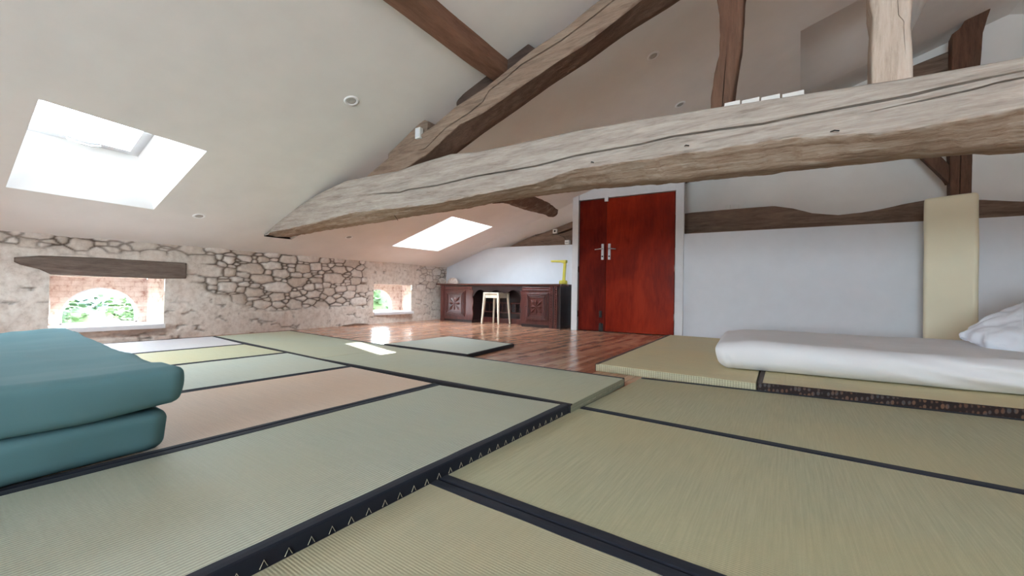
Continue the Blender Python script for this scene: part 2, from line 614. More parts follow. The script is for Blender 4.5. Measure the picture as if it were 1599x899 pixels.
# ------------------------------------------------------------------ hewn timber
def hewn(name, s0, s1, hi, lo, yf, yb, mat, axis='x', bot=None, ybot=None, cracks=(), ds=0.02, rows=26, amp=0.008, seed=1, rnd=0.03, parent=None, wane_all=0.0, ystep=0.0):
    """a rough hewn timber: hi/lo give its two edges along s, yf/yb its near and far faces"""
    n = max(8, int(abs(s1 - s0) / ds))
    S = np.linspace(s0, s1, n)
    H_, L_ = hi(S), lo(S)
    B_ = bot(S) if bot is not None else L_
    yfv = yf(S) if callable(yf) else np.full(n, float(yf))
    ybv = yb(S) if callable(yb) else np.full(n, float(yb))
    if ybot is None:
        ybot_ = yfv + rnd
    else:
        ybot_ = np.full(n, float(ybot))
    cols = []      # each: (t, y, depth factor, wane)
    lev = [('h', None)]
    T, Yv, W = [], [], []

    def push(t, y, wv):
        T.append(t)
        Yv.append(y)
        W.append(np.full(n, wv) if np.isscalar(wv) else wv)
    # rounded front top arris
    push(H_, yfv + rnd * 1.2, wane_all)
    push(H_ - rnd * 0.12, yfv + rnd * 0.45, wane_all)
    push(H_ - rnd * 0.55, yfv + rnd * 0.08, wane_all)
    # knots across the front face
    top_, bot_ = H_ - rnd, L_ + (0 if bot is not None else rnd)
    cr = []
    for fn, a, b, wd, dp in cracks:
        c = np.clip(fn(S), np.minimum(top_, bot_) + 0.012, np.maximum(top_, bot_) - 0.012)
        fade = np.clip((S - a) / 0.25, 0, 1) * np.clip((b - S) / 0.25, 0, 1)
        cr.append((c, fade, wd, dp))
    prev = top_
    for k, (c, fade, wd, dp) in enumerate(cr):
        m = max(4, rows // (len(cr) + 1))
        for i in range(m):
            q = i / m
            push(prev * (1 - q) + (c + wd * 0.6) * q, yfv + 0.0, wane_all)
        w2 = wd * (0.25 + 0.75 * fade)
        push(c + w2 * 0.5, yfv, wane_all)
        push(c + w2 * 0.36, yfv + dp * fade * 0.85, wane_all)
        push(c - w2 * 0.20, yfv + dp * fade, wane_all)
        push(c - w2 * 0.5, yfv, wane_all)
        prev = c - wd * 0.6
    m = max(5, rows // (len(cr) + 1))
    for i in range(m + 1):
        q = i / m
        push(prev * (1 - q) + bot_ * q, yfv + 0.0, wane_all + (0.55 * q ** 3 if bot is not None else 0))
    if bot is not None:
        for i in range(1, 9):
            q = i / 8
            push(L_ * (1 - q) + B_ * q, yfv * (1 - q) + ybot_ * q, 0.75 + 0.25 * q)
    else:
        push(L_ + rnd * 0.45, yfv + rnd * 0.1, wane_all + 0.3)
        push(L_ + rnd * 0.08, yfv + rnd * 0.5, wane_all + 0.4)
        push(L_, yfv + rnd * 1.2, wane_all + 0.5)
    for q in (0.35, 0.7, 1.0):
        push(B_ + 0.01 * q, (ybot_ if bot is not None else yfv + rnd) * (1 - q) + (ybv - rnd) * q, 1.0 if bot is not None else wane_all + 0.6)
    push(B_ + (rnd if bot is not None else rnd * 0.8), ybv, 1.0 if bot is not None else wane_all + 0.5)
    for q in (0.33, 0.66, 1.0):
        push(B_ * (1 - q) + (H_ - rnd) * q, ybv, wane_all + 0.4)
    push(H_, ybv - rnd, wane_all + 0.3)
    T, Yv, W = np.array(T), np.array(Yv), np.array(W)
    m = len(T)
    SS = np.repeat(S[None, :], m, 0)
    vv = np.repeat(np.arange(m)[:, None], n, 1)
    nz = fbm(SS * 3.1, T * 16 + Yv * 9, seed, 4) + 0.5 * fbm(SS * 9, T * 40 + Yv * 30, seed + 5, 3)
    big = fbm(SS * 1.3, vv * 0.0, seed + 9, 3)
    Yd = Yv + nz * amp * 2.2
    wn = np.clip(W, 0, 1)
    rag = fbm(SS * 14, T * 60 + Yv * 40, seed + 21, 4)
    Td = T + (nz * amp * 1.3 + wn * rag * amp * 2.2)
    Yd = Yd + wn * rag * amp * 2.6
    vs_ = []
    for j in range(m):
        for i in range(n):
            if axis == 'x':
                vs_.append((SS[j, i], Yd[j, i], Td[j, i]))
            else:
                vs_.append((Td[j, i], Yd[j, i], SS[j, i]))
    fs = []
    for j in range(m):
        jn = (j + 1) % m
        for i in range(n - 1):
            fs.append((j * n + i, j * n + i + 1, jn * n + i + 1, jn * n + i))
    fs.append(tuple(j * n for j in range(m)))
    fs.append(tuple(j * n + n - 1 for j in range(m - 1, -1, -1)))
    mb = MB()
    mb.add(vs_, fs, 0, True)
    o = mb.build(name, mat, parent)
    a = o.data.attributes.new('wane', 'FLOAT', 'POINT')
    a.data.foreach_set('value', W.reshape(-1).astype(np.float32))
    try:
        o.data.set_sharp_from_angle(angle=R(50))
    except Exception:
        pass
    return o


# ================================================================== SETTING
# floor
mb = MB()
mb.box(-6.6, WALL_R, Y_FRONT - 0.1, Y_BACK + 0.1, -0.06, 0.0)
struct(mb.build('floor', M_floor))


# ---- stone wall: dry rubble, patches of old lime render
def stone_fields(Y, Z):
    """height, gap, plaster and tint of the rubble wall"""
    rng = np.random.RandomState(11)
    wy = Y + 0.020 * fbm(Y * 9, Z * 9, 3, 3)
    wz = Z + 0.024 * fbm(Y * 6, Z * 9 + 9, 5, 3)
    # rubble packed big stones first, small flat ones filling in
    seeds = []
    asp0 = 1.0
    for rad, tries in ((0.078, 500), (0.058, 1500), (0.043, 5000), (0.030, 10000), (0.020, 14000)):
        cand = np.stack([rng.uniform(-0.6, 7.3, tries), rng.uniform(-0.05, 1.4, tries), rng.uniform(0.75, 1.15, tries), rng.uniform(1.3, 2.7, tries)], 1)
        for cy, cz, k_, asp in cand:
            rz = rad * k_
            if rad < 0.04:
                asp *= 1.35
            ry = rz * asp
            ok = True
            for (sy, sz, qy, qz, _t) in seeds[-10 ** 6:]:
                if abs(sy - cy) < (qy + ry) and abs(sz - cz) < (qz + rz):
                    if ((sy - cy) / (qy + ry)) ** 2 + ((sz - cz) / (qz + rz)) ** 2 < 0.80:
                        ok = False
                        break
            if ok:
                seeds.append((cy, cz, ry, rz, rng.rand()))
    F1 = np.full(Y.shape, 9.0)
    F2 = np.full(Y.shape, 9.0)
    T1 = np.zeros(Y.shape)
    R1 = np.full(Y.shape, 0.05)
    for (cy, cz, ry, rz, t) in seeds:
        i0, i1 = np.searchsorted(Y[:, 0], [cy - ry * 2.6 - 0.05, cy + ry * 2.6 + 0.05])
        if i1 <= i0:
            continue
        yy, zz = wy[i0:i1], wz[i0:i1]
        u, v = np.abs(yy - cy) / ry, np.abs(zz - cz) / rz
        d = (u ** 3.6 + v ** 3.6) ** (1 / 3.6)
        d = 1 + (d - 1) * rz / 0.05           # nearly metric distance to the outline
        f1, f2, t1, r1 = F1[i0:i1], F2[i0:i1], T1[i0:i1], R1[i0:i1]
        up = d < f1
        F2[i0:i1] = np.where(up, f1, np.minimum(f2, d))
        T1[i0:i1] = np.where(up, t, t1)
        R1[i0:i1] = np.where(up, rz, r1)
        F1[i0:i1] = np.where(up, d, f1)
    inside = (F2 - F1) * 0.05 * 0.5
    inside = np.minimum(inside, (1.55 - F1) * 0.05)
    gapw = 0.0055 + 0.006 * (fbm(Y * 6, Z * 6, 11, 2) + 0.5)
    gap = np.clip(1 - (inside - gapw * 0.2) / (gapw * 0.9), 0, 1)
    hgt = np.clip(inside / 0.026, 0, 1) ** 0.5
    # where the render still covers the stones
    n = fbm(Y * 1.7, Z * 2.3, 31, 4) * 0.55
    cover = np.zeros(Y.shape)
    cover = np.maximum(cover, 1 - (Y - 1.75 + n * 1.2) / 0.28)                       # left part
    cover = np.maximum(cover, 1 - (Z - 0.30 - 0.34 * np.clip((2.6 - Y) / 0.8, 0, 1) + n * 0.45) / 0.08)   # foot
    cover = np.maximum(cover, 1 - (4.55 - Y + n * 0.5) / 0.12)                      # far part
    strip = np.clip((Z - 0.93 + n * 0.12) / 0.05, 0, 1) * np.clip((2.2 - Y) / 0.2, 0, 1)
    cover = np.clip(cover, 0, 1) * (1 - 0.75 * strip)
    far = np.clip((Y - 5.7 + n * 0.6) / 0.15, 0, 1) * np.clip((Z - 0.62) / 0.05, 0, 1)
    cover = cover * (1 - 0.6 * far)
    thin = np.clip((fbm(Y * 2.3, Z * 3.1, 51, 3) - 0.03) / 0.12, 0, 1)
    cover = np.clip(cover - thin * 0.42 * (Z > 0.35), 0, 1)
    ker = np.clip(cover * 1.25, 0, 1)
    gapc = gap * (1 - np.clip(cover * 1.3 - 0.05, 0, 1))
    # chinks that still open through the thin render
    slit = np.clip((fbm(Y * 5, Z * 16, 77, 3) - 0.16) / 0.05, 0, 1) * (cover > 0.4)
    hh = (hgt * 0.034 + 0.012 * (T1 - 0.5)) * (1 - ker) + 0.040 * ker + 0.022 * fbm(Y * 9, Z * 9, 61, 4) + 0.012 * fbm(Y * 2.5, Z * 2.5, 62, 3)
    gap_o = np.maximum(gapc, slit * 0.65 * gap)
    hh = hh - slit * 0.018 * gap
    # recess under the first window, dark and crumbly
    u = np.clip(1 - np.abs(Y - 1.2) / 0.55, 0, 1) ** 0.3 * np.clip(1 - np.abs(Z - 0.085) / 0.05, 0, 1)
    hh = hh - 0.05 * u * (0.6 + fbm(Y * 8, Z * 20, 91, 3))
    gap_o = np.maximum(gap_o, 0.55 * u * np.clip(0.5 + 2 * fbm(Y * 7, Z * 22, 92, 3), 0, 1))
    return hh, gap_o, ker, T1


WIN1 = (0.724, 1.62, 0.185, 0.70)
WIN2 = (4.64, 5.58, 0.207, 0.72)
ys = list(np.arange(-0.3, 7.02, 0.014))
zs = list(np.arange(0.0, 1.335, 0.0125))
for y0, y1, z0, z1 in (WIN1, WIN2):
    for v in (y0, y1):
        i = int(np.argmin(np.abs(np.array(ys) - v)))
        ys[i] = v
    for v in (z0, z1):
        i = int(np.argmin(np.abs(np.array(zs) - v)))
        zs[i] = v
ys = np.array([-4.7, -3.5, -2.4, -1.2, -0.6] + ys + [7.02, 7.1])
zs = np.array(zs)
YY, ZZ = np.meshgrid(ys, zs, indexing='ij')
top = ceil_z(xw(YY), YY) + 0.02
ZZc = ZZ / zs[-1] * top
# keep window edges level: only stretch the part above the lintels
ZZc = np.where(ZZ < 0.9, ZZ, 0.9 + (ZZ - 0.9) / (zs[-1] - 0.9) * (top - 0.9))
hh, gp, pk, tt = stone_fields(YY, ZZc)
edge = np.ones(YY.shape)
for y0, y1, z0, z1 in (WIN1, WIN2):
    dd = np.maximum(np.maximum(y0 - YY, YY - y1), np.maximum(z0 - ZZ, ZZ - z1))
    edge = np.minimum(edge, np.clip(np.abs(dd) / 0.04, 0, 1))
hh = 0.03 + (hh - 0.03) * (0.25 + 0.75 * edge)
XX = xw(YY) - 0.035 + hh
nY, nZ = YY.shape
vs_ = [(float(XX[i, j]), float(YY[i, j]), float(ZZc[i, j])) for i in range(nY) for j in range(nZ)]
fs = []
for i in range(nY - 1):
    cy = (ys[i] + ys[i + 1]) / 2
    for j in range(nZ - 1):
        cz = (zs[j] + zs[j + 1]) / 2
        if any(a < cy < b and c < cz < d for a, b, c, d in (WIN1, WIN2)):
            continue
        fs.append((i * nZ + j, (i + 1) * nZ + j, (i + 1) * nZ + j + 1, i * nZ + j + 1))
mb = MB()
mb.add(vs_, fs, 0, True)
wall = struct(mb.build('wall_left', M_stone, recalc=False))
for nm, arr in (('gap', gp), ('plaster', pk), ('tint', tt)):
    a = wall.data.attributes.new(nm, 'FLOAT', 'POINT')
    a.data.foreach_set('value', arr.reshape(-1).astype(np.float32))


# ---- the two low windows: splayed reveals and an arched opening in the outer skin
def arch_window(name, inner, outer_y, outer_z, arch_c, hw, spring, rise, z_sill):
    y0, y1, z0, z1 = inner
    xi0, xi1 = xw(y0) - 0.005, xw(y1) - 0.005
    ym = (y0 + y1) / 2
    xo = xw(ym) - 0.42
    oy0, oy1 = outer_y
    oz0, oz1 = outer_z
    N = 14
    mb = MB()

    def sheet(a, b, c, d, seed):
        """bumpy quad between four corners"""
        a, b, c, d = map(Vector, (a, b, c, d))
        nrm = (b - a).cross(d - a).normalized()
        V, F = [], []
        for i in range(N + 1):
            for j in range(N + 1):
                u, v = i / N, j / N
                p = (a * (1 - u) + b * u) * (1 - v) + (d * (1 - u) + c * u) * v
                e = min(u, 1 - u, v, 1 - v) * 8
                p += nrm * 0.018 * min(1, e) * mnoise.noise(p * 9 + Vector((seed, 0, 0)))
                V.append(p)
        for i in range(N):
            for j in range(N):
                F.append((i * (N + 1) + j, (i + 1) * (N + 1) + j, (i + 1) * (N + 1) + j + 1, i * (N + 1) + j + 1))
        mb.add(V, F, 0, True)
    I = [(xi0, y0, z0), (xi1, y1, z0), (xi1, y1, z1), (xi0, y0, z1)]
    O = [(xo, oy0, oz0), (xo, oy1, oz0), (xo, oy1, oz1), (xo, oy0, oz1)]
    sheet(I[1], O[1], O[2], I[2], 1)     # far jamb
    sheet(I[0], I[3], O[3], O[0], 2)     # near jamb
    sheet(I[3], I[2], O[2], O[3], 3)     # head
    sheet(I[0], O[0], O[1], I[1], 4)     # sill bed
    # outer skin with arched hole
    hole, outl = [], []
    K = 28
    pts = [(arch_c - hw, z_sill)] + [(arch_c - hw * math.cos(math.pi * t / K), spring + rise * math.sin(math.pi * t / K)) for t in range(K + 1)] + [(arch_c + hw, z_sill)]
    for (py, pz) in pts:
        hole.append((py, pz))
    for i, (py, pz) in enumerate(pts):
        if i <= 1:
            outl.append((oy0 - 0.02, pz))
        elif i >= len(pts) - 2:
            outl.append((oy1 + 0.02, pz))
        else:
            a = math.pi * (i - 1) / K
            dy, dz = -math.cos(a), math.sin(a)
            cy, cz = arch_c, spring
            ty = ((oy0 - 0.02 - cy) / dy) if dy < -1e-6 else ((oy1 + 0.02 - cy) / dy if dy > 1e-6 else 1e9)
            tz = (oz1 + 0.02 - cz) / dz if dz > 1e-6 else 1e9
            t = min(ty, tz)
            outl.append((cy + dy * t, cz + dz * t))
    n = len(pts)
    V = []
    for x in (xo, xo - 0.10):
        V += [(x, a, b) for a, b in hole]
        V += [(x, a, b) for a, b in outl]
    F = []
    for i in range(n - 1):
        F.append((i, i + 1, n + i + 1, n + i))
        F.append((2 * n + i, 3 * n + i, 3 * n + i + 1, 2 * n + i + 1))
        F.append((i, 2 * n + i, 2 * n + i + 1, i + 1))
    mb.add(V, F, 0, False)
    o = struct(mb.build(name, M_reveal, recalc=False))
    # white arched frame with its pane
    fr = MB()
    V, F = [], []
    inn = [(arch_c + (a - arch_c) * 0.93, z_sill + (b - z_sill) * 0.95 + 0.005) for a, b in hole]
    for x in (xo - 0.02, xo - 0.06):
        V += [(x, a, b) for a, b in hole]
        V += [(x, a, b) for a, b in inn]
    for i in range(n - 1):
        F.append((i, i + 1, n + i + 1, n + i))
        F.append((2 * n + i, 3 * n + i, 3 * n + i + 1, 2 * n + i + 1))
        F.append((n + i, n + i + 1, 3 * n + i + 1, 3 * n + i))
    fr.add(V, F)
    fr.box(xo - 0.06, xo - 0.02, arch_c - hw, arch_c + hw, z_sill - 0.02, z_sill + 0.018)
    f = fr.build('window_frame', M_white, o)
    pn = MB()
    pn.add([(xo - 0.04, a, b) for a, b in inn], [tuple(range(n))])
    pn.build('pane', M_glass, o)
    sl = MB()
    sl.box(xo - 0.02, xi0 + 0.035, y0 + 0.004, y1 - 0.004, z0 - 0.055, z0 - 0.004)
    s = sl.build('window_sill', M_frame, o, bevel=0.006)
    portal((xo - 0.12, arch_c, (z_sill + spring + rise) / 2), (1, 0, 0), hw * 2, spring + rise - z_sill)
    return o


arch_window('window_1', WIN1, (0.77, 1.56), (0.175, 0.70), 1.17, 0.315, 0.26, 0.325, 0.178)
arch_window('window_2', WIN2, (4.68, 5.66), (0.20, 0.72), 5.09, 0.33, 0.29, 0.34, 0.205)

# timber lintel over the first window, set in the wall
lt = [(0.497, 0.855), (0.652, 0.885), (1.043, 0.899), (1.772, 0.897), (1.86, 0.89)]
lb = [(0.497, 0.815), (0.536, 0.79), (0.654, 0.757), (0.729, 0.711), (1.047, 0.706), (1.568, 0.699), (1.801, 0.712), (1.86, 0.712)]
S = np.linspace(0.5, 1.82, 70)
hi_, lo_ = lerp_poly(lt)(S), lerp_poly(lb)(S)
V, F = [], []
for i, s in enumerate(S):
    xf = xw(s) + 0.024
    for t, dx in ((1.0, -0.10), (1.0, -0.012), (0.9, 0.0), (0.66, 0.002), (0.33, 0.002), (0.1, 0.0), (0.0, -0.014), (0.0, -0.10)):
        z = lo_[i] * (1 - t) + hi_[i] * t
        nz = 0.01 * mnoise.fractal(Vector((s * 2.5, t * 5, 3.0)), 1.0, 2.0, 4)
        V.append((xf + dx + nz, s, z + nz * 0.4))
for i in range(len(S) - 1):
    for j in range(7):
        F.append((i * 8 + j, (i + 1) * 8 + j, (i + 1) * 8 + j + 1, i * 8 + j + 1))
F.append(tuple(range(8)))
F.append(tuple((len(S) - 1) * 8 + j for j in range(7, -1, -1)))
mb = MB()
mb.add(V, F, 0, True)
struct(mb.build('trim_1', M_lintel))

# ---- roof slopes with openings
SKY1 = [(-3.872, 0.405), (-4.011, 1.338), (-5.159, 1.296), (-5.073, 0.378)]
SKY2 = [(-4.248, 4.589), (-4.315, 5.706), (-5.499, 5.568), (-5.467, 4.454)]
REC = [(0.092, 4.765), (1.12, 4.80), (1.12, 6.45), (0.128, 6.45)]
SKY3 = [(-4.0, -3.2), (-4.0, -2.2), (-5.1, -2.2), (-5.1, -3.2)]  # unseen skylight behind the camera, added to let in more daylight


def sheet_with_holes(outer, holes, zf):
    pts = [Vector(p) for p in outer]
    faces = [list(range(len(outer)))]
    edges = [(i, (i + 1) % len(outer)) for i in range(len(outer))]
    for h in holes:
        b = len(pts)
        pts += [Vector(p) for p in h]
        edges += [(b + i, b + (i + 1) % len(h)) for i in range(len(h))]
    r = delaunay_2d_cdt(pts, edges, [], 0, 1e-5)
    V = [(p[0], p[1], zf(p[0], p[1])) for p in r[0]]

    def inside(p, poly):
        c = False
        for i in range(len(poly)):
            (x1, y1), (x2, y2) = poly[i], poly[i - 1]
            if (y1 > p[1]) != (y2 > p[1]) and p[0] < (x2 - x1) * (p[1] - y1) / (y2 - y1) + x1:
                c = not c
        return c
    F = []
    for f in r[2]:
        c = (sum(V[i][0] for i in f) / len(f), sum(V[i][1] for i in f) / len(f))
        if inside(c, outer) and not any(inside(c, h) for h in holes):
            F.append(tuple(f))
    return V, F


mb = MB()
V, F = sheet_with_holes([(-6.5, Y_FRONT - 0.1), (RIDGE_X, Y_FRONT - 0.1), (RIDGE_X, Y_BACK + 0.1), (-6.5, Y_BACK + 0.1)], [SKY1, SKY2, REC, SKY3], ceil_z)
mb.add(V, F)
# the tapering recess high on the slope
NQ = 18
V, F = [], []
for i in range(NQ + 1):
    t = i / NQ
    hgt_ = 0.42 * (1 - (3 * t * t - 2 * t ** 3))
    for (p, q) in ((REC[0], REC[3]), (REC[1], REC[2])):
        x, y = p[0] + (q[0] - p[0]) * t, p[1] + (q[1] - p[1]) * t
        V += [(x, y, ceil_z(x, y)), (x, y, ceil_z(x, y) + hgt_)]
for i in range(NQ):
    j = i * 4
    F += [(j + 1, j + 3, j + 7, j + 5), (j, j + 1, j + 5, j + 4), (j + 2, j + 6, j + 7, j + 3)]
F.append((0, 2, 3, 1))
mb.add(V, F, 0, True)
# the plaster dips to meet the timbers of the far truss above the desk
CV = [(-5.30, 1.475), (-5.14, 1.515), (-4.75, 1.530), (-4.6, 1.575), (-4.275, 1.690), (-4.077, 1.742), (-3.853, 1.776), (-3.576, 1.858), (-3.18, 1.966), (-2.9, 2.06)]
V, F = [], []
for (x, zc) in CV:
    V += [(x, 6.38, ceil_z(x, 6.38) + 0.002), (x, 6.60, (ceil_z(x, 6.5) * 0.55 + zc * 0.45)), (x, 6.725, zc), (x, 6.80, zc)]
for i in range(len(CV) - 1):
    for j in range(3):
        F.append((i * 4 + j, (i + 1) * 4 + j, (i + 1) * 4 + j + 1, i * 4 + j + 1))
mb.add(V, F, 0, True)
# right slope
ZR = ceil_z(RIDGE_X, 0)


def ceil_r(x, y):
    return ceil_z(RIDGE_X, y) - 0.33 * (x - RIDGE_X)


SKY4 = [(4.2, -2.4), (5.2, -2.4), (5.2, -1.4), (4.2, -1.4)]  # out of view, added to brighten the right side of the room
SKY5 = [(4.2, 1.6), (5.2, 1.6), (5.2, 2.6), (4.2, 2.6)]
V, F = sheet_with_holes([(RIDGE_X, Y_FRONT - 0.1), (WALL_R + 0.1, Y_FRONT - 0.1), (WALL_R + 0.1, Y_BACK + 0.1), (RIDGE_X, Y_BACK + 0.1)], [SKY4], ceil_r)
mb.add(V, F)
struct(mb.build('ceiling', M_plaster, recalc=False))


def skylight(name, quad, zf, depth=0.34, flare=0.22, frame=0.05, near=None):
    """plastered shaft up to a roof window; the downhill cheek is splayed"""
    lo_ = [Vector((p[0], p[1], zf(*p))) for p in quad]
    # quad order: uphill near, uphill far, downhill far, downhill near
    dn = (lo_[2] - lo_[1]).normalized()
    nrm = Vector((-0.313, 0, 0.95)) if zf is ceil_z else Vector((0.313, 0, 0.95))
    L = (lo_[2] - lo_[1]).length
    t0, t1 = 0.02, 1.0 - flare / L
    hi_ = []
    for (u, dnn) in ((lo_[0], lo_[3]), (lo_[1], lo_[2])):
        hi_.append((u.lerp(dnn, t0) + nrm * depth, u.lerp(dnn, t1) + nrm * depth))
    H = [hi_[0][0], hi_[1][0], hi_[1][1], hi_[0][1]]
    # the far cheek leans in a little as well
    H[1] = H[1].lerp(H[0], 0.24)
    H[2] = H[2].lerp(H[3], 0.24)
    mb = MB()
    mb.add(lo_ + H, [(i, (i + 1) % 4, 4 + (i + 1) % 4, 4 + i) for i in range(4)])
    o = struct(mb.build(name, M_shaft, recalc=False))
    # frame and sash
    cen = sum(H, Vector()) / 4
    def ring(k0, k1, h0, h1, nm):
        r = MB()
        A = [cen + (p - cen) * k0 for p in H]
        B = [cen + (p - cen) * k1 for p in H]
        V = [p + nrm * h0 for p in A] + [p + nrm * h0 for p in B] + [p + nrm * h1 for p in A] + [p + nrm * h1 for p in B]
        Fq = []
        for i in range(4):
            j = (i + 1) % 4
            Fq += [(i, j, 4 + j, 4 + i), (8 + i, 8 + j, 12 + j, 12 + i), (4 + i, 4 + j, 12 + j, 12 + i), (i, j, 8 + j, 8 + i)]
        r.add(V, Fq)
        return r.build(nm, M_frame, o)
    ring(1.02, 0.90, -0.01, 0.05, 'window_frame')
    ring(0.895, 0.80, -0.03, 0.04, 'sash')
    g = MB()
    g.add([cen + (p - cen) * 0.81 + nrm * 0.01 for p in H], [(0, 1, 2, 3)])
    g.build('pane', M_glass, o)
    gs = MB()
    A = [cen + (p - cen) * 0.81 + nrm * 0.004 for p in H]
    B = [cen + (p - cen) * 0.795 + nrm * -0.002 for p in H]
    gs.add(A + B, [(i, (i + 1) % 4, 4 + (i + 1) % 4, 4 + i) for i in range(4)])
    gs.build('gasket', M_black, o)
    # lever on the lower rail
    m = (cen + (H[2].lerp(H[3], 0.5) - cen) * 0.86) - nrm * 0.035
    hd = MB()
    e = (H[2] - H[3]).normalized()
    hd.tube([m - e * 0.10, m - e * 0.04 - nrm * 0.02, m + e * 0.04 - nrm * 0.02, m + e * 0.10], 0.008)
    hd.build('handle', M_frame, o)
    pr = portal(cen + nrm * 0.07, -nrm, (H[1] - H[0]).length * 0.98, (H[2] - H[1]).length * 0.98)
    q = Matrix((((H[1] - H[0]).normalized()), (nrm.cross(H[1] - H[0]).normalized()), nrm)).transposed()
    pr.rotation_euler = q.to_euler()
    return o


skylight('window_3', SKY1, ceil_z, 0.30, 0.42)
skylight('window_4', SKY2, ceil_z, 0.46, 0.30)
skylight('window_5', SKY3, ceil_z)  # added opening, never in view, only brings in sky light
skylight('window_6', [SKY4[0], SKY4[3], SKY4[2], SKY4[1]], ceil_r)  # added opening on the unseen slope, there for its light

# ---- walls
YD = 6.66          # half wall behind the desk
YP = 6.36          # partition right of the door
mb = MB()
TOPL = 1.51
# lower wall behind the desk
poly = [(-6.45, 0), (-2.9, 0), (-2.9, 1.50), (-3.21, 1.50), (-5.14, 1.535), (-5.30, 1.5), (-6.45, 1.14)]
mb.prism(poly, YD, YD + 0.07, 'xz')
struct(mb.build('wall_desk', M_white))
mb = MB()
mb.prism([(-1.3, 0), (WALL_R, 0), (WALL_R, 1.49), (1.9, 1.495), (1.3, 1.50), (-1.3, 1.525)], YP, YP + 0.07, 'xz')
struct(mb.build('wall_partition', M_white))
# gable wall behind the second truss
mb = MB()
mb.prism([(-6.5, -0.05), (WALL_R + 0.05, -0.05), (WALL_R + 0.05, ceil_r(WALL_R, 7) - 0.0), (RIDGE_X, ceil_z(RIDGE_X, 7) + 0.02), (-6.5, ceil_z(-6.5, 7) + 0.02)], Y_BACK, Y_BACK + 0.08, 'xz')
struct(mb.build('wall_back', M_plaster))
# wall behind the camera; its unseen glazed opening is added for extra daylight
mb = MB()
OP = [(-1.0, 1.1)]
zt = 2.05
xs = [-6.5] + [v for p in OP for v in p] + [WALL_R + 0.05]
for i in range(0, len(xs), 2):
    mb.box(max(xs[i], -3.4), xs[i + 1], Y_FRONT - 0.08, Y_FRONT, 0, 2.05)
for a, b in OP:
    mb.box(a, b, Y_FRONT - 0.08, Y_FRONT, 0, 0.25)
poly = [(-3.4, zt), (WALL_R + 0.05, zt), (WALL_R + 0.05, ceil_r(WALL_R, -4.6)), (RIDGE_X, ceil_z(RIDGE_X, -4.6)), (-3.4, ceil_z(-3.4, -4.6))]
mb.prism(poly, Y_FRONT - 0.08, Y_FRONT, 'xz')
mb.prism([(-6.5, 0), (-3.4, 0), (-3.4, ceil_z(-3.4, -4.6)), (-6.5, ceil_z(-6.5, -4.6))], Y_FRONT - 0.08, Y_FRONT, 'xz')
struct(mb.build('wall_front', M_plaster))
for i, (a, b) in enumerate(OP):
    f = MB()
    for (p, q, r_, s_) in ((a, a + 0.06, 0.25, zt), (b - 0.06, b, 0.25, zt), (a, b, 0.25, 0.31), (a, b, zt - 0.06, zt), ((a + b) / 2 - 0.03, (a + b) / 2 + 0.03, 0.25, zt)):
        f.box(p, q, Y_FRONT - 0.07, Y_FRONT - 0.02, r_, s_)
    o = struct(f.build('window_%d' % (7 + i), M_frame))  # added window, unseen, lights the room from behind the camera
    g = MB()
    g.box(a + 0.05, b - 0.05, Y_FRONT - 0.05, Y_FRONT - 0.045, 0.3, zt - 0.05)
    g.build('pane', M_glass, o)
    portal(((a + b) / 2, Y_FRONT - 0.12, (zt + 0.25) / 2), (0, 1, 0), b - a, zt - 0.25)
mb = MB()
mb.box(WALL_R, WALL_R + 0.08, Y_FRONT - 0.1, Y_BACK + 0.1, 0, 2.6)
struct(mb.build('wall_right', M_plaster))

# ---- door wall, slightly turned to the room
DL, DR = Vector((-2.875, 6.22, 0)), Vector((-1.392, 6.375, 0))
dv = (DR - DL)
DW = dv.length
Mdoor = Matrix.Translation(DL) @ Matrix.Rotation(math.atan2(dv.y, dv.x), 4, 'Z')
DH0, DH1 = 2.165, 2.165


def dtop(u):
    return 2.16 + 0.012 * u


mb = MB()
mb.box(-0.115, -0.012, -0.03, 0.12, 0, 2.62, M=Mdoor)
mb.box(DW + 0.012, DW + 0.125, -0.03, 0.12, 0, 2.78, M=Mdoor)
mb.prism([(-0.012, dtop(0) + 0.012), (DW + 0.012, dtop(DW) + 0.012), (DW + 0.012, 2.78), (-0.012, 2.52)], -0.012, 0.10, 'xz', M=Mdoor)
struct(mb.build('wall_door', M_frame, bevel=0.004))
# cheeks tying the door wall back to the gable
mb = MB()
mb.prism([(6.33, 0), (YD + 0.03, 0), (YD + 0.03, 2.25), (6.33, 2.25)], -2.965, -2.90, 'yz')
struct(mb.build('wall_closet', M_white))
mb = MB()
mb.box(-1.275, -1.255, YP - 0.05, YP + 0.01, 0.0, 2.6)
struct(mb.build('trim_2', M_frame))


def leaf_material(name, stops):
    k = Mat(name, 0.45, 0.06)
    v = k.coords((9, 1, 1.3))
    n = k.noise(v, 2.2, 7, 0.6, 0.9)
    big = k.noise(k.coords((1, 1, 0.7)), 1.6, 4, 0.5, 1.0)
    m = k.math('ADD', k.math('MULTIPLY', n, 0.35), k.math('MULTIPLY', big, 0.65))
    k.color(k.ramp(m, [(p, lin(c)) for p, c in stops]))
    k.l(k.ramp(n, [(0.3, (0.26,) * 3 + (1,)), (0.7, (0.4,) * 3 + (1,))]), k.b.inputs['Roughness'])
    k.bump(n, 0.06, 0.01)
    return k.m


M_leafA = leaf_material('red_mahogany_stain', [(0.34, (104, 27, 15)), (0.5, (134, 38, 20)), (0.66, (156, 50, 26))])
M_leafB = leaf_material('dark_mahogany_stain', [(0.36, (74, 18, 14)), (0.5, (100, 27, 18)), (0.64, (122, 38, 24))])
SPLIT = 0.452


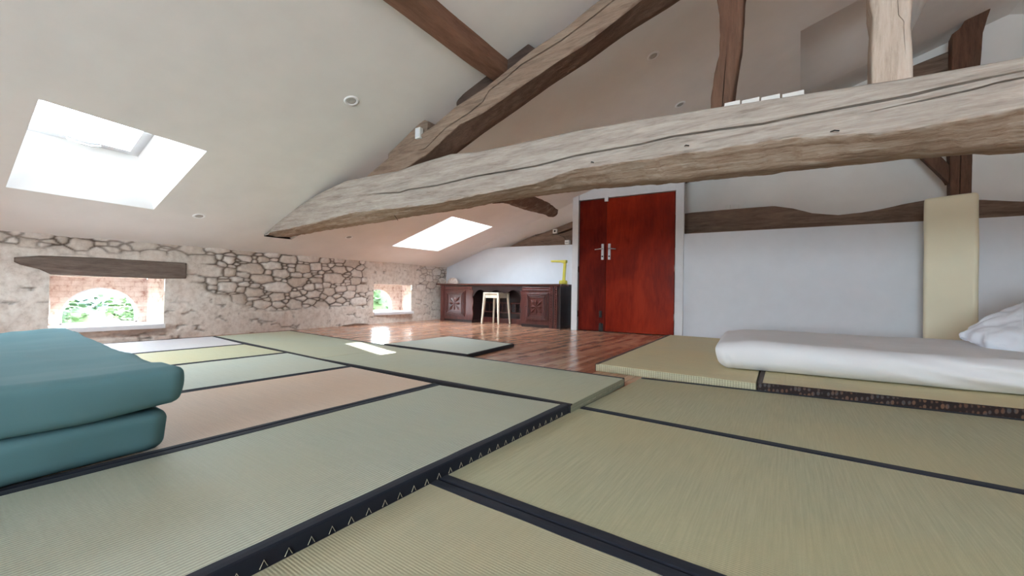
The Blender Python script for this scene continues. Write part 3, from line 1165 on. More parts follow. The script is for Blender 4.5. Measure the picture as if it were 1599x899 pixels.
def leaf(name, u0, u1, m):
    b = MB()
    b.prism([(u0, 0.012), (u1, 0.012), (u1, dtop(u1)), (u0, dtop(u0))], 0.006, 0.046, 'xz')
    o = b.build(name, m, bevel=0.003)
    o.matrix_world = Mdoor
    return struct(o)


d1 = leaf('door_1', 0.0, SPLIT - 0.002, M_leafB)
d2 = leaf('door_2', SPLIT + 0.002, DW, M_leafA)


def handle(par, u, side):
    b = MB()
    b.box(u - 0.021, u + 0.021, -0.006, 0.006, 1.17, 1.43)
    p = b.build('handle_plate', M_metal, par, bevel=0.008)
    b = MB()
    b.tube([(u, 0.0, 1.345), (u, -0.05, 1.345), (u + side * 0.02, -0.058, 1.345), (u + side * 0.115, -0.056, 1.335)], [0.009, 0.009, 0.009, 0.007])
    b.build('lever', M_metal, p)
    b = MB()
    b.lathe([(0.0, 0), (0.012, 0.0), (0.012, 0.012), (0.0, 0.013)], n=16, M=Matrix.Translation((u, -0.004, 1.225)) @ Matrix.Rotation(R(90), 4, 'X'))
    b.build('lock_cylinder', M_black, p)


handle(d1, SPLIT - 0.055, -1)
handle(d2, SPLIT + 0.055, 1)
# iron bolts low on the dark leaf
b = MB()
b.box(SPLIT - 0.10, SPLIT - 0.055, -0.002, 0.008, 0.23, 0.34)
b.box(SPLIT - 0.09, SPLIT - 0.065, -0.010, 0.004, 0.25, 0.32)
b.build('door_bolt', M_black, d1, bevel=0.002)
b = MB()
b.box(SPLIT - 0.10, SPLIT - 0.03, -0.004, 0.008, 0.005, 0.135)
b.tube([(SPLIT - 0.065, -0.012, 0.0), (SPLIT - 0.065, -0.012, 0.15)], 0.008)
b.box(SPLIT - 0.09, SPLIT - 0.04, -0.02, 0.0, 0.085, 0.11)
b.box(SPLIT - 0.09, SPLIT - 0.04, -0.02, 0.0, 0.03, 0.055)
b.build('door_bolt', M_black, d1, bevel=0.002)
for z_ in (0.28, 1.02):
    b = MB()
    b.tube([(DW + 0.006, -0.004, z_ - 0.05), (DW + 0.006, -0.004, z_ + 0.05)], 0.008)
    b.build('hinge', M_metal, d2)
for z_ in (0.28, 1.02):
    b = MB()
    b.tube([(-0.006, -0.004, z_ - 0.05), (-0.006, -0.004, z_ + 0.05)], 0.008)
    b.build('hinge', M_black, d1)
# small catch over the meeting edge
b = MB()
b.box(SPLIT - 0.03, SPLIT + 0.03, -0.03, 0.0, 2.115, 2.20, M=Mdoor)
tag(b.build('door_catch', M_frame, bevel=0.004), 'small pale catch block fixed over the top of the double doors', 'catch')

# ================================================================== TIMBERS
TT = [(-5.47, 1.292), (-5.384, 1.309), (-5.15, 1.432), (-4.795, 1.538), (-4.287, 1.656), (-3.779, 1.733), (-3.38, 1.727), (-2.968, 1.713), (-2.706, 1.735), (-2.303, 1.753), (-2.024, 1.718), (-1.475, 1.71), (-1.167, 1.708), (-0.557, 1.676), (0.05, 1.632), (0.401, 1.606), (0.772, 1.593), (2.0, 1.58), (5.2, 1.56)]
TL = [(-5.47, 1.286), (-5.367, 1.298), (-4.872, 1.315), (-4.274, 1.344), (-3.562, 1.388), (-3.0, 1.362), (-2.453, 1.351), (-2.016, 1.369), (-1.468, 1.39), (-1.163, 1.442), (-0.554, 1.425), (-0.227, 1.419), (0.06, 1.407), (0.248, 1.384), (0.438, 1.365), (0.6, 1.371), (0.773, 1.381), (2, 1.37), (5.2, 1.35)]
TB = [(-5.47, 1.284), (-5.3, 1.293), (-4.795, 1.305), (-4.064, 1.322), (-3.518, 1.328), (-2.999, 1.346), (-2.357, 1.348), (-1.933, 1.372), (-1.557, 1.37), (-1.232, 1.37), (-0.586, 1.332), (-0.057, 1.315), (0.48, 1.305), (0.637, 1.291), (0.821, 1.273), (2, 1.26), (5.2, 1.25)]
C1 = [(-3.694, 1.512), (-3.324, 1.539), (-2.909, 1.506), (-2.807, 1.516), (-2.457, 1.504), (-2.019, 1.521), (-1.471, 1.513), (-1.164, 1.532), (-0.74, 1.528), (-0.555, 1.537), (-0.321, 1.525), (-0.106, 1.513), (0.059, 1.518), (0.337, 1.518), (0.443, 1.517), (0.556, 1.526), (0.75, 1.53)]
C2 = [(0.30, 1.476), (0.414, 1.482), (0.504, 1.485), (0.623, 1.489), (0.707, 1.501), (0.773, 1.503), (1.6, 1.50)]
tie = hewn('tie_beam', -5.46, 5.1, lerp_poly(TT), lerp_poly(TL), 2.45, 2.79, M_beam, bot=lerp_poly(TB), ybot=2.60,
           cracks=[(lerp_poly(C1), -3.4, 0.85, 0.013, 0.05), (lerp_poly(C2), 0.28, 1.9, 0.009, 0.04)], ds=0.014, rows=44, amp=0.011, seed=3, rnd=0.028)
tag(tie, 'long pale hewn oak tie beam with a running crack, crossing the whole room', 'beam')

RT = [(-3.95, 1.66), (-3.581, 1.775), (-3.178, 1.933), (-2.62, 2.097), (-2.364, 2.2), (-2.039, 2.282), (-1.593, 2.445), (-1.323, 2.512), (-1.083, 2.606), (0.36, 3.07), (1.9, 3.6)]
RL = [(-3.95, 1.52), (-3.079, 1.732), (-2.662, 1.853), (-2.308, 2.029), (-2.074, 2.061), (-1.583, 2.215), (-1.365, 2.282), (-1.163, 2.331), (-0.784, 2.488), (0.4, 2.86), (1.9, 3.38)]
RB = [(-3.95, 1.44), (-2.943, 1.731), (-2.585, 1.86), (-2.233, 2.0), (-1.897, 2.115), (-1.577, 2.235), (-1.258, 2.33), (-0.955, 2.445), (-0.672, 2.52), (0.4, 2.87), (1.9, 3.38)]
RCK = [(-2.716, 1.901), (-2.472, 2.031), (-2.202, 2.107), (-2.055, 2.162), (-1.995, 2.236), (-1.839, 2.288), (-1.691, 2.353), (-1.515, 2.389), (-1.351, 2.423), (-1.167, 2.486), (-0.968, 2.561), (-0.2, 2.78)]
raf = hewn('rafter', -3.9, 1.9, lerp_poly(RT), lerp_poly(RL), 2.56, 2.80, M_rafter, bot=lerp_poly(RB), ybot=2.74,
           cracks=[(lerp_poly(RCK), -2.85, -0.1, 0.012, 0.04)], ds=0.016, rows=34, amp=0.009, seed=12, rnd=0.022)
tag(raf, 'thick grey brown rafter climbing from the pale tie beam along the white slope', 'beam')

# posts of the near truss
kp = hewn('king_post', 1.60, 3.10, lerp_poly([(1.6, 0.462), (1.72, 0.460), (1.84, 0.453), (1.95, 0.457), (3.1, 0.46)]),
          lerp_poly([(1.6, 0.319), (1.79, 0.316), (1.92, 0.322), (2.0, 0.310), (3.1, 0.30)]), 2.475, 2.66, M_post, axis='z', ds=0.012, rows=20, amp=0.005, seed=22, rnd=0.014,
          cracks=[(lerp_poly([(1.6, 0.43), (1.75, 0.435), (1.85, 0.44), (1.9, 0.41), (2.1, 0.40)]), 1.7, 2.05, 0.005, 0.02)])
tag(kp, 'pale upright post standing on the tie beam right of the white cards', 'beam')
st = hewn('strut', 1.62, 2.86, lerp_poly([(1.62, -0.275), (1.732, -0.268), (1.924, -0.241), (2.031, -0.226), (2.141, -0.220), (2.324, -0.213), (2.9, -0.15)]),
          lerp_poly([(1.62, -0.38), (1.752, -0.376), (1.921, -0.361), (2.029, -0.338), (2.143, -0.336), (2.258, -0.338), (2.379, -0.353), (2.9, -0.30)]), 2.60, 2.72, M_dark, axis='z', ds=0.014, rows=18, amp=0.006, seed=25, rnd=0.016,
          cracks=[(lerp_poly([(1.6, -0.32), (2.0, -0.30), (2.4, -0.28)]), 1.6, 2.05, 0.006, 0.03)])
tag(st, 'dark brown crooked post standing on the tie beam left of the white cards', 'beam')

# packing timbers between rafter and plaster
b = MB()
b.prism([(-2.426, 2.283), (-2.403, 2.304), (-2.202, 2.42), (-1.932, 2.50), (-1.703, 2.575), (-1.62, 2.50), (-2.093, 2.285), (-2.413, 2.16)], 2.64, 2.78, 'xz')
tag(b.build('purlin_cleat', M_cleat, bevel=0.01), 'dark wooden cleat between the climbing rafter and the slope, under the purlin end', 'cleat')
b = MB()
b.prism([(-3.282, 1.966), (-3.135, 2.035), (-2.795, 2.20), (-2.729, 2.17), (-2.74, 2.05), (-3.28, 1.86)], 2.60, 2.72, 'xz')
tag(b.build('packing_wedge', M_rafter, bevel=0.008), 'long brown wooden wedge behind the white junction box on the rafter', 'wedge')

# purlin running from the cleat back over the camera
V, F = [], []
N = 70
for i in range(N):
    t = i / (N - 1)
    y = -4.4 + t * (2.66 + 4.4)
    xc = -1.925 + 0.015 * math.sin(y * 1.7)
    for a, dz in ((-0.078, 0.02), (-0.078, -0.085), (-0.06, -0.105), (0.04, -0.108), (0.062, -0.09), (0.066, 0.04)):
        nz = 0.006 * mnoise.fractal(Vector((a * 9, y * 1.6, 4 + dz * 9)), 1.0, 2.0, 3)
        V.append((xc + a + nz, y, ceil_z(xc + a, y) + dz + nz))
for i in range(N - 1):
    for j in range(6):
        F.append((i * 6 + j, (i + 1) * 6 + j, (i + 1) * 6 + (j + 1) % 6, i * 6 + (j + 1) % 6))
F.append(tuple(range(6)))
F.append(tuple((N - 1) * 6 + j for j in range(5, -1, -1)))
b = MB()
b.add(V, F)
tag(b.build('purlin', M_purlin, bevel=0.004), 'straight reddish brown purlin on the slope ending at the dark cleat', 'beam')

# rough purlin end breaking through the plaster above the far skylight
P2 = [(-3.60, 4.35), (-3.57, 4.60), (-3.572, 4.804), (-3.382, 4.922), (-3.272, 5.105), (-3.231, 5.419), (-3.264, 5.875), (-3.354, 6.327), (-3.422, 6.684)]
P2b = [(-3.70, 4.35), (-3.66, 4.60), (-3.588, 4.954), (-3.614, 5.224), (-3.636, 5.572), (-3.623, 5.893), (-3.600, 6.222), (-3.618, 6.493), (-3.544, 6.719)]
hi_ = lambda y: np.interp(y, [p[1] for p in P2], [p[0] for p in P2])
lo_ = lambda y: np.interp(y, [p[1] for p in P2b], [p[0] for p in P2b])
V, F = [], []
YS = np.linspace(4.4, 6.69, 90)
K = 14
for i, y in enumerate(YS):
    xa, xb = lo_(y), hi_(y)
    e = min(1.0, (y - 4.38) / 0.5, (6.71 - y) / 0.25)
    for j in range(K):
        t = j / (K - 1)
        x = xa + (xb - xa) * t
        rag = mnoise.fractal(Vector((x * 14, y * 9, 2.0)), 1.0, 2.0, 5)
        dz = -math.sin(math.pi * t) ** 0.7 * 0.085 * max(0, e) + 0.02 + rag * 0.016 * math.sin(math.pi * t)
        V.append((x + rag * 0.012, y, ceil_z(x, y) + dz))
for i in range(len(YS) - 1):
    for j in range(K - 1):
        F.append((i * K + j, (i + 1) * K + j, (i + 1) * K + j + 1, i * K + j + 1))
    F.append((i * K, (i + 1) * K, (i + 1) * K + K - 1, i * K + K - 1))
b = MB()
b.add(V, F, 0, False)
o = b.build('purlin', M_rafter)
a = o.data.attributes.new('wane', 'FLOAT', 'POINT')
a.data.foreach_set('value', [0.6] * len(V))
tag(o, 'rough crumbling brown purlin half buried in the slope above the desk', 'beam')

# second truss, just behind the half walls
T2 = [(-4.75, 1.515), (-4.6, 1.565), (-4.275, 1.675), (-4.077, 1.722), (-3.853, 1.722), (-3.576, 1.725), (-3.409, 1.75), (-3.18, 1.825), (-2.4, 1.86), (-1.227, 1.905), (-0.664, 1.904), (-0.155, 1.898), (0.07, 1.839), (0.285, 1.75), (0.557, 1.704), (0.793, 1.716), (0.978, 1.738), (1.194, 1.782), (1.363, 1.803), (1.808, 1.76), (2.133, 1.704), (5.2, 1.66)]
t2 = hewn('tie_beam', -4.75, 5.1, lerp_poly(T2), lambda s: np.minimum(lerp_poly(T2)(s) - 0.06, 1.38), 6.74, 6.96, M_darkx, ds=0.03, rows=12, amp=0.009, seed=31, rnd=0.02)
tag(t2, 'wavy brown tie beam lying just above the white half walls by the doors', 'beam')
R2 = [(-4.10, 1.735), (-3.853, 1.766), (-3.576, 1.848), (-3.18, 1.956), (-1.2, 2.60), (0.4, 3.14), (1.267, 3.455), (1.55, 3.53)]
r2 = hewn('rafter', -4.05, 1.62, lerp_poly(R2), lambda s: lerp_poly(R2)(s) - np.interp(s, [-4.1, -3.6, -3.2, 0, 1.6], [0.012, 0.11, 0.12, 0.16, 0.2]), 6.73, 6.93, M_darkx, ds=0.03, rows=12, amp=0.006, seed=35, rnd=0.012)
tag(r2, 'slim brown rafter rising behind the doors from the far tie beam to the far post', 'beam')
k2 = hewn('king_post', 1.72, 3.86, lerp_poly([(1.7, 1.694), (2.3, 1.70), (3.25, 1.758), (3.571, 1.774), (3.73, 1.807), (3.93, 1.857)]),
          lerp_poly([(1.7, 1.53), (2.3, 1.523), (3.28, 1.534), (3.64, 1.532), (3.69, 1.60), (3.83, 1.668), (3.95, 1.70)]), 6.55, 6.72, M_dark, axis='z', ds=0.02, rows=14, amp=0.006, seed=41, rnd=0.014,
          cracks=[(lerp_poly([(1.7, 1.60), (2.4, 1.61), (3.8, 1.66)]), 1.7, 3.3, 0.010, 0.03)])
tag(k2, 'dark crooked post behind the cream mattress stood on end', 'beam')
br = hewn('knee_brace', 1.95, 3.12, lambda s: np.minimum(1.528, 1.525 - (s - 2.163) / 1.55), lambda s: 1.525 - (s - 1.945) / 1.52, 6.58, 6.70, M_dark, axis='z', ds=0.02, rows=8, amp=0.005, seed=44, rnd=0.012)
tag(br, 'dark slanting brace running from the post behind the cream mattress up to the slim rafter', 'beam')

# ================================================================== TATAMI
T_green = tatami_material('pale_green_rush', (190, 196, 180), 'y', 0.0105, 0.26, 0.05)
T_pink = tatami_material('pinkish_rush', (218, 196, 178), 'y', 0.0105, 0.18, 0.06)
T_white = tatami_material('whitish_rush', (190, 196, 184), 'y', 0.0105, 0.10, 0.05)
T_yellow = tatami_material('yellowish_rush', (192, 190, 160), 'y', 0.0105, 0.10, 0.05)
T_lilac = tatami_material('pale_lilac_rush', (200, 198, 202), 'y', 0.0105, 0.08, 0.05)
T_olive = tatami_material('grey_green_rush', (184, 188, 168), 'x', 0.0105, 0.08, 0.06)
T_khaki = tatami_material('khaki_rush', (178, 177, 150), 'x', 0.0075, 0.04, 0.09, relief=0.3)
T_khaki2 = tatami_material('khaki_ribbed_rush', (176, 175, 152), 'x', 0.0075, 0.04, 0.06, relief=0.15)
T_straw = tatami_material('straw_rush', (222, 212, 174), 'y', 0.0085, 0.07, 0.09)
M_side = straw_side_material('straw_side', (184, 178, 150))
M_sideg = straw_side_material('green_straw_side', (158, 162, 142))


def mat_thing(name, label, quad, z0, z1, mtop, mside, bands, mband, bw=0.03, group='tatami mats laid over the floorboards', stitches=False, dots=False):
    """quad: near-left, near-right, far-right, far-left.  bands: which long sides carry cloth"""
    cx = sum(p[0] for p in quad) / 4
    cy = sum(p[1] for p in quad) / 4
    root = empty(name, (cx, cy, z0), label, 'tatami mat', group)
    q = [Vector((p[0] - cx, p[1] - cy, 0)) for p in quad]
    h = z1 - z0
    sides = {'near': (0, 1), 'right': (1, 2), 'far': (2, 3), 'left': (3, 0)}
    b = MB()
    V = [p.copy() for p in q] + [p + Vector((0, 0, h)) for p in q]
    b.add(V, [(3, 2, 1, 0)], 1)
    b.add(V, [(4, 5, 6, 7)], 0)
    b.add(V, [(i, (i + 1) % 4, 4 + (i + 1) % 4, 4 + i) for i in range(4)], 1)
    b.build('rush_mat', [mtop, mside], root, bevel=0.006 if h > 0.03 else 0.003, seg=2, weld=True)
    for s in bands:
        i, j = sides[s]
        A, B = q[i], q[j]
        t = (B - A).normalized()
        inw = Vector((-t.y, t.x, 0))
        e = 0.0022
        prof = [(-e, 0.001), (-e, h - 0.004), (-e * 0.4, h - 0.0005), (0.003, h + e), (bw * 0.5, h + e * 1.2), (bw, h + e * 0.7), (bw, h - 0.002), (0.004, h - 0.006), (0.004, 0.001)]
        n = 24
        V, F = [], []
        for k in range(n + 1):
            c = A.lerp(B, k / n)
            wob = 0.0012 * math.sin(k * 1.9 + len(name))
            for (a_, z_) in prof:
                V.append(c + inw * (a_ + (wob if a_ > bw * 0.9 else 0)) + Vector((0, 0, z_)))
        m = len(prof)
        for k in range(n):
            for r in range(m):
                F.append((k * m + r, (k + 1) * m + r, (k + 1) * m + (r + 1) % m, k * m + (r + 1) % m))
        F += [tuple(range(m)), tuple(n * m + r for r in range(m - 1, -1, -1))]
        bb = MB()
        bb.add(V, F, 0, False)
        bo = bb.build('edge_band', mband, root)
        if stitches and s == stitches:
            sm = MB()
            L = (B - A).length
            k = 0.05
            P = []
            while k < L - 0.03:
                p = A + t * k - inw * (e + 0.0012)
                P += [p + inw * 0.006, p + Vector((0, 0, 0.018)), p + t * 0.008 + Vector((0, 0, 0.034)), p + t * 0.016 + Vector((0, 0, 0.018)), p + t * 0.018 + inw * 0.006]
                k += 0.052
            sm.tube([q_ + (Vector((0, 0, 0.018)) if i_ % 5 in (0, 4) else Vector()) for i_, q_ in enumerate(P)], 0.0011, 4)
            sm.build('stitching', M_thread, bo)
    if dots:
        i, j = sides[dots]
        A, B = q[i], q[j]
        t = (B - A).normalized()
        inw = Vector((-t.y, t.x, 0))
        sm = MB()
        L = (B - A).length
        k = 0.12
        P = []
        while k < L - 0.05:
            p = A + t * k - inw * 0.001
            P += [p + Vector((0, 0, h * 0.45)) + inw * 0.006, p + Vector((0, 0, h * 0.45)), p + t * 0.035 + Vector((0, 0, h * 0.5)), p + t * 0.036 + Vector((0, 0, h * 0.5)) + inw * 0.006]
            k += 0.085
        sm.tube(P, 0.0018, 4)
        sm.build('stitching', M_thread, root)
    return root


ZT = 0.054
G = 'tatami mats laid over the floorboards'
mat_thing('tatami_mat', 'pale green ribbed tatami in the foreground with a thick stitched navy edge',
          [(-1.745, -0.15), (-0.930, -0.15), (-0.903, 1.848), (-1.738, 1.765)], 0, ZT, T_green, M_sideg, ('right', 'left'), M_navy, 0.034, stitches='right')
mat_thing('tatami_mat', 'pinkish ribbed tatami lying right of the teal mattresses',
          [(-2.680, -0.2), (-1.755, -0.2), (-1.745, 1.775), (-2.625, 1.785)], 0, ZT, T_pink, M_sideg, ('right', 'left'), M_navy, 0.026)
mat_thing('tatami_mat', 'whitish tatami between the pinkish ribbed one and the narrow yellowish one',
          [(-3.595, -0.15), (-2.690, -0.15), (-2.635, 1.79), (-3.600, 1.822)], 0, ZT, T_white, M_sideg, ('right', 'left'), M_navy, 0.026)
mat_thing('tatami_mat', 'short yellowish tatami ending at a dark band short of the teal mattresses',
          [(-4.435, 0.965), (-3.610, 0.935), (-3.610, 1.822), (-4.440, 1.832)], 0, ZT, T_yellow, M_sideg, ('right', 'left', 'near'), M_navy, 0.022)
mat_thing('tatami_mat', 'small corner of pale pink tatami showing behind the teal mattresses',
          [(-4.435, -0.9), (-3.605, -0.9), (-3.610, 0.930), (-4.435, 0.955)], 0, ZT, T_pink, M_sideg, ('left', 'right', 'far'), M_navy, 0.022)
mat_thing('tatami_mat', 'pale lilac tatami along the foot of the stone wall below the first window',
          [(-5.39, -0.1), (-4.450, -0.1), (-4.450, 1.836), (-5.39, 1.895)], 0, ZT, T_lilac, M_sideg, ('right', 'left'), M_navy, 0.022)
mat_thing('tatami_mat', 'grey green tatami laid crosswise, its bare stitched end facing the khaki mats',
          [(-3.125, 1.815), (-0.893, 1.858), (-0.893, 2.677), (-3.115, 2.690)], 0, ZT, T_olive, M_sideg, ('near', 'far'), M_blackband, 0.024, dots='right')
mat_thing('tatami_mat', 'grey green tatami laid crosswise nearest the stone wall',
          [(-5.39, 1.905), (-3.13, 1.815), (-3.12, 2.690), (-5.43, 2.80)], 0, ZT, T_olive, M_sideg, ('near', 'far'), M_blackband, 0.024)
mat_thing('tatami_mat', 'small pale tatami lying alone on the floorboards before the desk',
          [(-3.58, 2.84), (-2.42, 2.86), (-2.54, 3.80), (-3.60, 3.90)], 0, 0.034, T_white, M_sideg, ('near', 'far', 'right'), M_blackband, 0.022)
mat_thing('tatami_mat', 'low khaki tatami in the foreground corner below the double navy seam',
          [(-0.925, -0.1), (1.3, -0.1), (1.3, 0.945), (-0.917, 0.945)], 0, 0.014, T_khaki2, M_side, ('near', 'far'), M_navy, 0.036)
mat_thing('tatami_mat', 'wide low khaki tatami between the double navy seam and the single navy band',
          [(-0.917, 0.952), (1.3, 0.952), (1.3, 1.945), (-0.898, 1.962)], 0, 0.014, T_khaki, M_side, ('near',), M_navy, 0.036)
mat_thing('tatami_mat', 'low khaki tatami lying before the raised straw mats',
          [(-0.888, 1.967), (1.3, 1.950), (1.3, 3.222), (-0.86, 2.965)], 0, 0.014, T_khaki, M_side, ('near', 'far'), M_navy, 0.042)
mat_thing('tatami_mat', 'thick straw coloured tatami by the red doors with a dark brown side band',
          [(-1.255, 3.055), (-0.155, 3.045), (-0.20, 5.95), (-1.36, 5.95)], 0, 0.058, T_straw, M_side, ('left',), M_brownband, 0.03, dots='near')
m11 = mat_thing('tatami_mat', 'straw tatami under the white mattress, edged with brown patterned brocade',
          [(-0.148, 3.05), (2.2, 3.345), (2.2, 4.30), (-0.148, 4.02)], 0, 0.058, T_straw, M_side, ('near',), M_brocade, 0.030)
bb = MB()
bb.box(-1.16, -1.128, -0.66, 0.25, 0.05, 0.0605)
mat_thing('tatami_mat', 'straw tatami mostly hidden beneath the far side of the white mattress',
          [(-0.148, 4.03), (2.2, 4.31), (2.2, 5.25), (-0.148, 5.0)], 0, 0.058, T_straw, M_side, ('far',), M_brownband, 0.03)
sm = MB()
sm.add([(-0.150, 3.05, 0.001), (-0.150, 4.02, 0.001), (-0.150, 4.02, 0.0605), (-0.150, 3.05, 0.0605), (-0.122, 3.05, 0.0605), (-0.122, 4.02, 0.0605), (-0.122, 3.05, 0.056), (-0.122, 4.02, 0.056)],
       [(0, 1, 2, 3), (3, 2, 5, 4), (4, 5, 7, 6)])
ob = sm.build('edge_band', M_brownband)
ob.parent = m11
ob.matrix_parent_inverse = Matrix.Translation(m11.location).inverted()

# ================================================================== MATTRESSES
M_teal = cloth('teal_sheet', (94, 130, 138), 0.8, 600, 0.05, 0.1, 0.0)
M_sheet = cloth('white_sheet', (220, 220, 224), 0.85, 600, 0.02, 0.1, 0.1)
M_pillow = cloth('white_pillowcase', (226, 229, 238), 0.85, 600, 0.02, 0.1, 0.1)
M_cream = cloth('cream_ticking', (234, 229, 204), 0.85, 400, 0.03, 0.15, 0.1)


def soft_box(name, size, mat, n=(60, 60, 12), rad=0.05, deform=None, parent=None, power=3.0):
    """rounded block as a dense shell, origin at its base centre, bent by deform(p) -> p"""
    sx, sy, sz = size
    bm = bmesh.new()
    bmesh.ops.create_cube(bm, size=1.0)
    # subdivide per axis
    me = bpy.data.meshes.new(name)
    bm.free()
    V, F = [], []
    idx = {}

    def vid(i, j, k):
        key = (i, j, k)
        if key not in idx:
            idx[key] = len(V)
            def sp_(a, n_):   # denser toward the rims
                t = a / n_ * 2 - 1
                return math.sin(t * math.pi / 2) * 0.35 + t * 0.65
            u = Vector((sp_(i, n[0]) * sx / 2, sp_(j, n[1]) * sy / 2, sp_(k, n[2]) * sz / 2))
            c = Vector((max(-sx / 2 + rad, min(sx / 2 - rad, u.x)), max(-sy / 2 + rad, min(sy / 2 - rad, u.y)), max(-sz / 2 + rad, min(sz / 2 - rad, u.z))))
            d = u - c
            if d.length > 1e-9:
                m = max(abs(d.x), abs(d.y), abs(d.z))
                d = d.normalized() * m
            p = c + d + Vector((0, 0, sz / 2))
            V.append(p)
        return idx[key]
    nx, ny, nz = n
    for i in range(nx):
        for j in range(ny):
            F.append((vid(i, j, 0), vid(i, j + 1, 0), vid(i + 1, j + 1, 0), vid(i + 1, j, 0)))
            F.append((vid(i, j, nz), vid(i + 1, j, nz), vid(i + 1, j + 1, nz), vid(i, j + 1, nz)))
    for i in range(nx):
        for k in range(nz):
            F.append((vid(i, 0, k), vid(i + 1, 0, k), vid(i + 1, 0, k + 1), vid(i, 0, k + 1)))
            F.append((vid(i, ny, k), vid(i, ny, k + 1), vid(i + 1, ny, k + 1), vid(i + 1, ny, k)))
    for j in range(ny):
        for k in range(nz):
            F.append((vid(0, j, k), vid(0, j, k + 1), vid(0, j + 1, k + 1), vid(0, j + 1, k)))
            F.append((vid(nx, j, k), vid(nx, j + 1, k), vid(nx, j + 1, k + 1), vid(nx, j, k + 1)))
    if deform:
        V = [deform(p) for p in V]
    me.from_pydata([tuple(p) for p in V], [], F)
    me.materials.append(mat)
    me.polygons.foreach_set('use_smooth', [True] * len(F))
    o = bpy.data.objects.new(name, me)
    COL.objects.link(o)
    if parent:
        o.parent = parent
    return o


def sst(a, b, x):
    t = max(0.0, min(1.0, (x - a) / (b - a)))
    return t * t * (3 - 2 * t)


def fold(p, scale, amp, ax=(1, 1), seed=0.0):
    return amp * mnoise.fractal(Vector((p.x * scale * ax[0] + seed, p.y * scale * ax[1], p.z * 2)), 1.0, 2.0, 4)


# teal pair: footprint x -3.45..-1.64, y -1.5..0.47
def teal_top(p):
    q = p.copy()
    h = min(1.0, max(0.0, p.z / 0.135))
    # far-left corner stands a little proud, slight waviness of the sheet
    q.z += h * 0.035 * sst(-0.1, -0.9, p.x) * sst(0.5, 1.0, p.y)
    q.z += h * (fold(p, 2.4, 0.017, (1.0, 0.35)) - 0.012 * abs(mnoise.noise(Vector((p.x * 2.0 + p.y * 1.2, p.y * 5.0 - p.x * 1.5, 1)))) ** 0.5 * sst(0.75, 0.2, p.x))
    q.x += 0.012 * mnoise.noise(Vector((0, p.y * 2.2, p.z * 8)))
    q.y += 0.012 * mnoise.noise(Vector((p.x * 2.2, 0, p.z * 8)))
    # the overhanging lip on the right: rounded under
    if p.x > 0.7:
        q.x -= 0.03 * (1 - h) ** 2
        q.z += 0.022 * (1 - h) * sst(0.7, 0.95, p.x) * sst(0.75, 0.99, p.y)
    return q


def teal_low(p):
    q = p.copy()
    h = min(1.0, max(0.0, p.z / 0.145))
    q.x += 0.012 * mnoise.noise(Vector((3, p.y * 2.2, p.z * 8)))
    q.z += h * fold(p, 2.0, 0.006, seed=5)
    if p.x > 0.7:
        q.x -= 0.045 * (1 - h) ** 1.5 * sst(0.2, 1.0, p.y)
    return q


tl = soft_box('mattress', (1.76, 1.95, 0.145), M_teal, (56, 60, 12), 0.038, teal_low)
tl.location = (-2.590, -0.485, ZT + 0.005)
tag(tl, 'teal sheeted mattress at the bottom of the pair of two', 'mattress', 'teal mattresses stacked on the tatami')
tt_ = soft_box('mattress', (1.82, 1.98, 0.135), M_teal, (64, 64, 12), 0.026, teal_top)
tt_.location = (-2.568, -0.480, ZT + 0.151)
tag(tt_, 'teal sheeted mattress on top of the pair of two, corner towards the pinkish tatami', 'mattress', 'teal mattresses stacked on the tatami')


# white bed on the raised mats
def bed_def(p):
    q = p.copy()
    h = min(1.0, max(0.0, p.z / 0.215))
    q.z += h * (0.012 * mnoise.noise(Vector((p.x * 1.4, p.y * 1.6, 0.3))) + fold(p, 3.5, 0.006, seed=2))
    # slumped near edge: sheet bellies out, pinched at the foot
    if p.y < -0.5:
        e = sst(-0.5, -0.68, p.y)
        q.y -= e * 0.035 * math.sin(math.pi * h) + e * 0.02 * mnoise.noise(Vector((p.x * 2.5, 1, p.z * 4)))
        q.y += e * 0.05 * (1 - h) ** 3
        q.y += e * 0.012 * math.sin((p.z * 1.0 + p.x * 0.16) * 70 + 2 * mnoise.noise(Vector((p.x * 1.5, 0, 0)))) * sst(-0.3, 0.6, p.x) * sst(1.1, 0.7, p.x)
    if p.x < -0.85:
        e = sst(-0.85, -1.04, p.x)
        q.x += e * (0.05 * (1 - h) ** 2 + 0.010 * math.sin(p.y * 60) * (1 - h) ** 1.2)
        q.y += (1 - h) ** 1.4 * 0.012 * math.sin(p.x * 75) * e * (1 if p.y < -0.5 else 0)
        q.z -= e * 0.02 * h
    q.y += 0.03 * math.sin(p.x * 1.3 + 1) * (0.3 if p.y > 0 else 1.0)
    return q


bed = soft_box('futon_mattress', (2.15, 1.38, 0.215), M_sheet, (120, 60, 16), 0.062, bed_def)
bed.location = (0.575, 4.20, 0.064)
bed.rotation_euler = (0, 0, R(4.0))
tag(bed, 'thick mattress under a white sheet lying on the straw tatami by the partition', 'mattress')


def pillow_def(p):
    q = p.copy()
    r = max(abs(p.x) / 0.39, abs(p.y) / 0.30)
    t = (p.z - 0.1) / 0.1
    q.z = 0.1 + (p.z - 0.1) * (0.28 + 0.72 * math.sqrt(max(0, 1 - r ** 2.6)))
    q.z += 0.022 * mnoise.fractal(Vector((p.x * 5, p.y * 5, t)), 1.0, 2.0, 4)
    k = abs(mnoise.noise(Vector((p.x * 7 + p.y * 3, p.y * 4, 2.0 + t * 0.3))))
    q.z -= 0.03 * (1 - min(1, k * 5)) * sst(0.4, 1.0, r)
    ed = sst(0.6, 1.0, r)
    q.x += ed * 0.035 * mnoise.noise(Vector((p.y * 11, p.x * 3, 4)))
    q.y += ed * 0.035 * mnoise.noise(Vector((p.x * 11, p.y * 3, 7)))
    return q


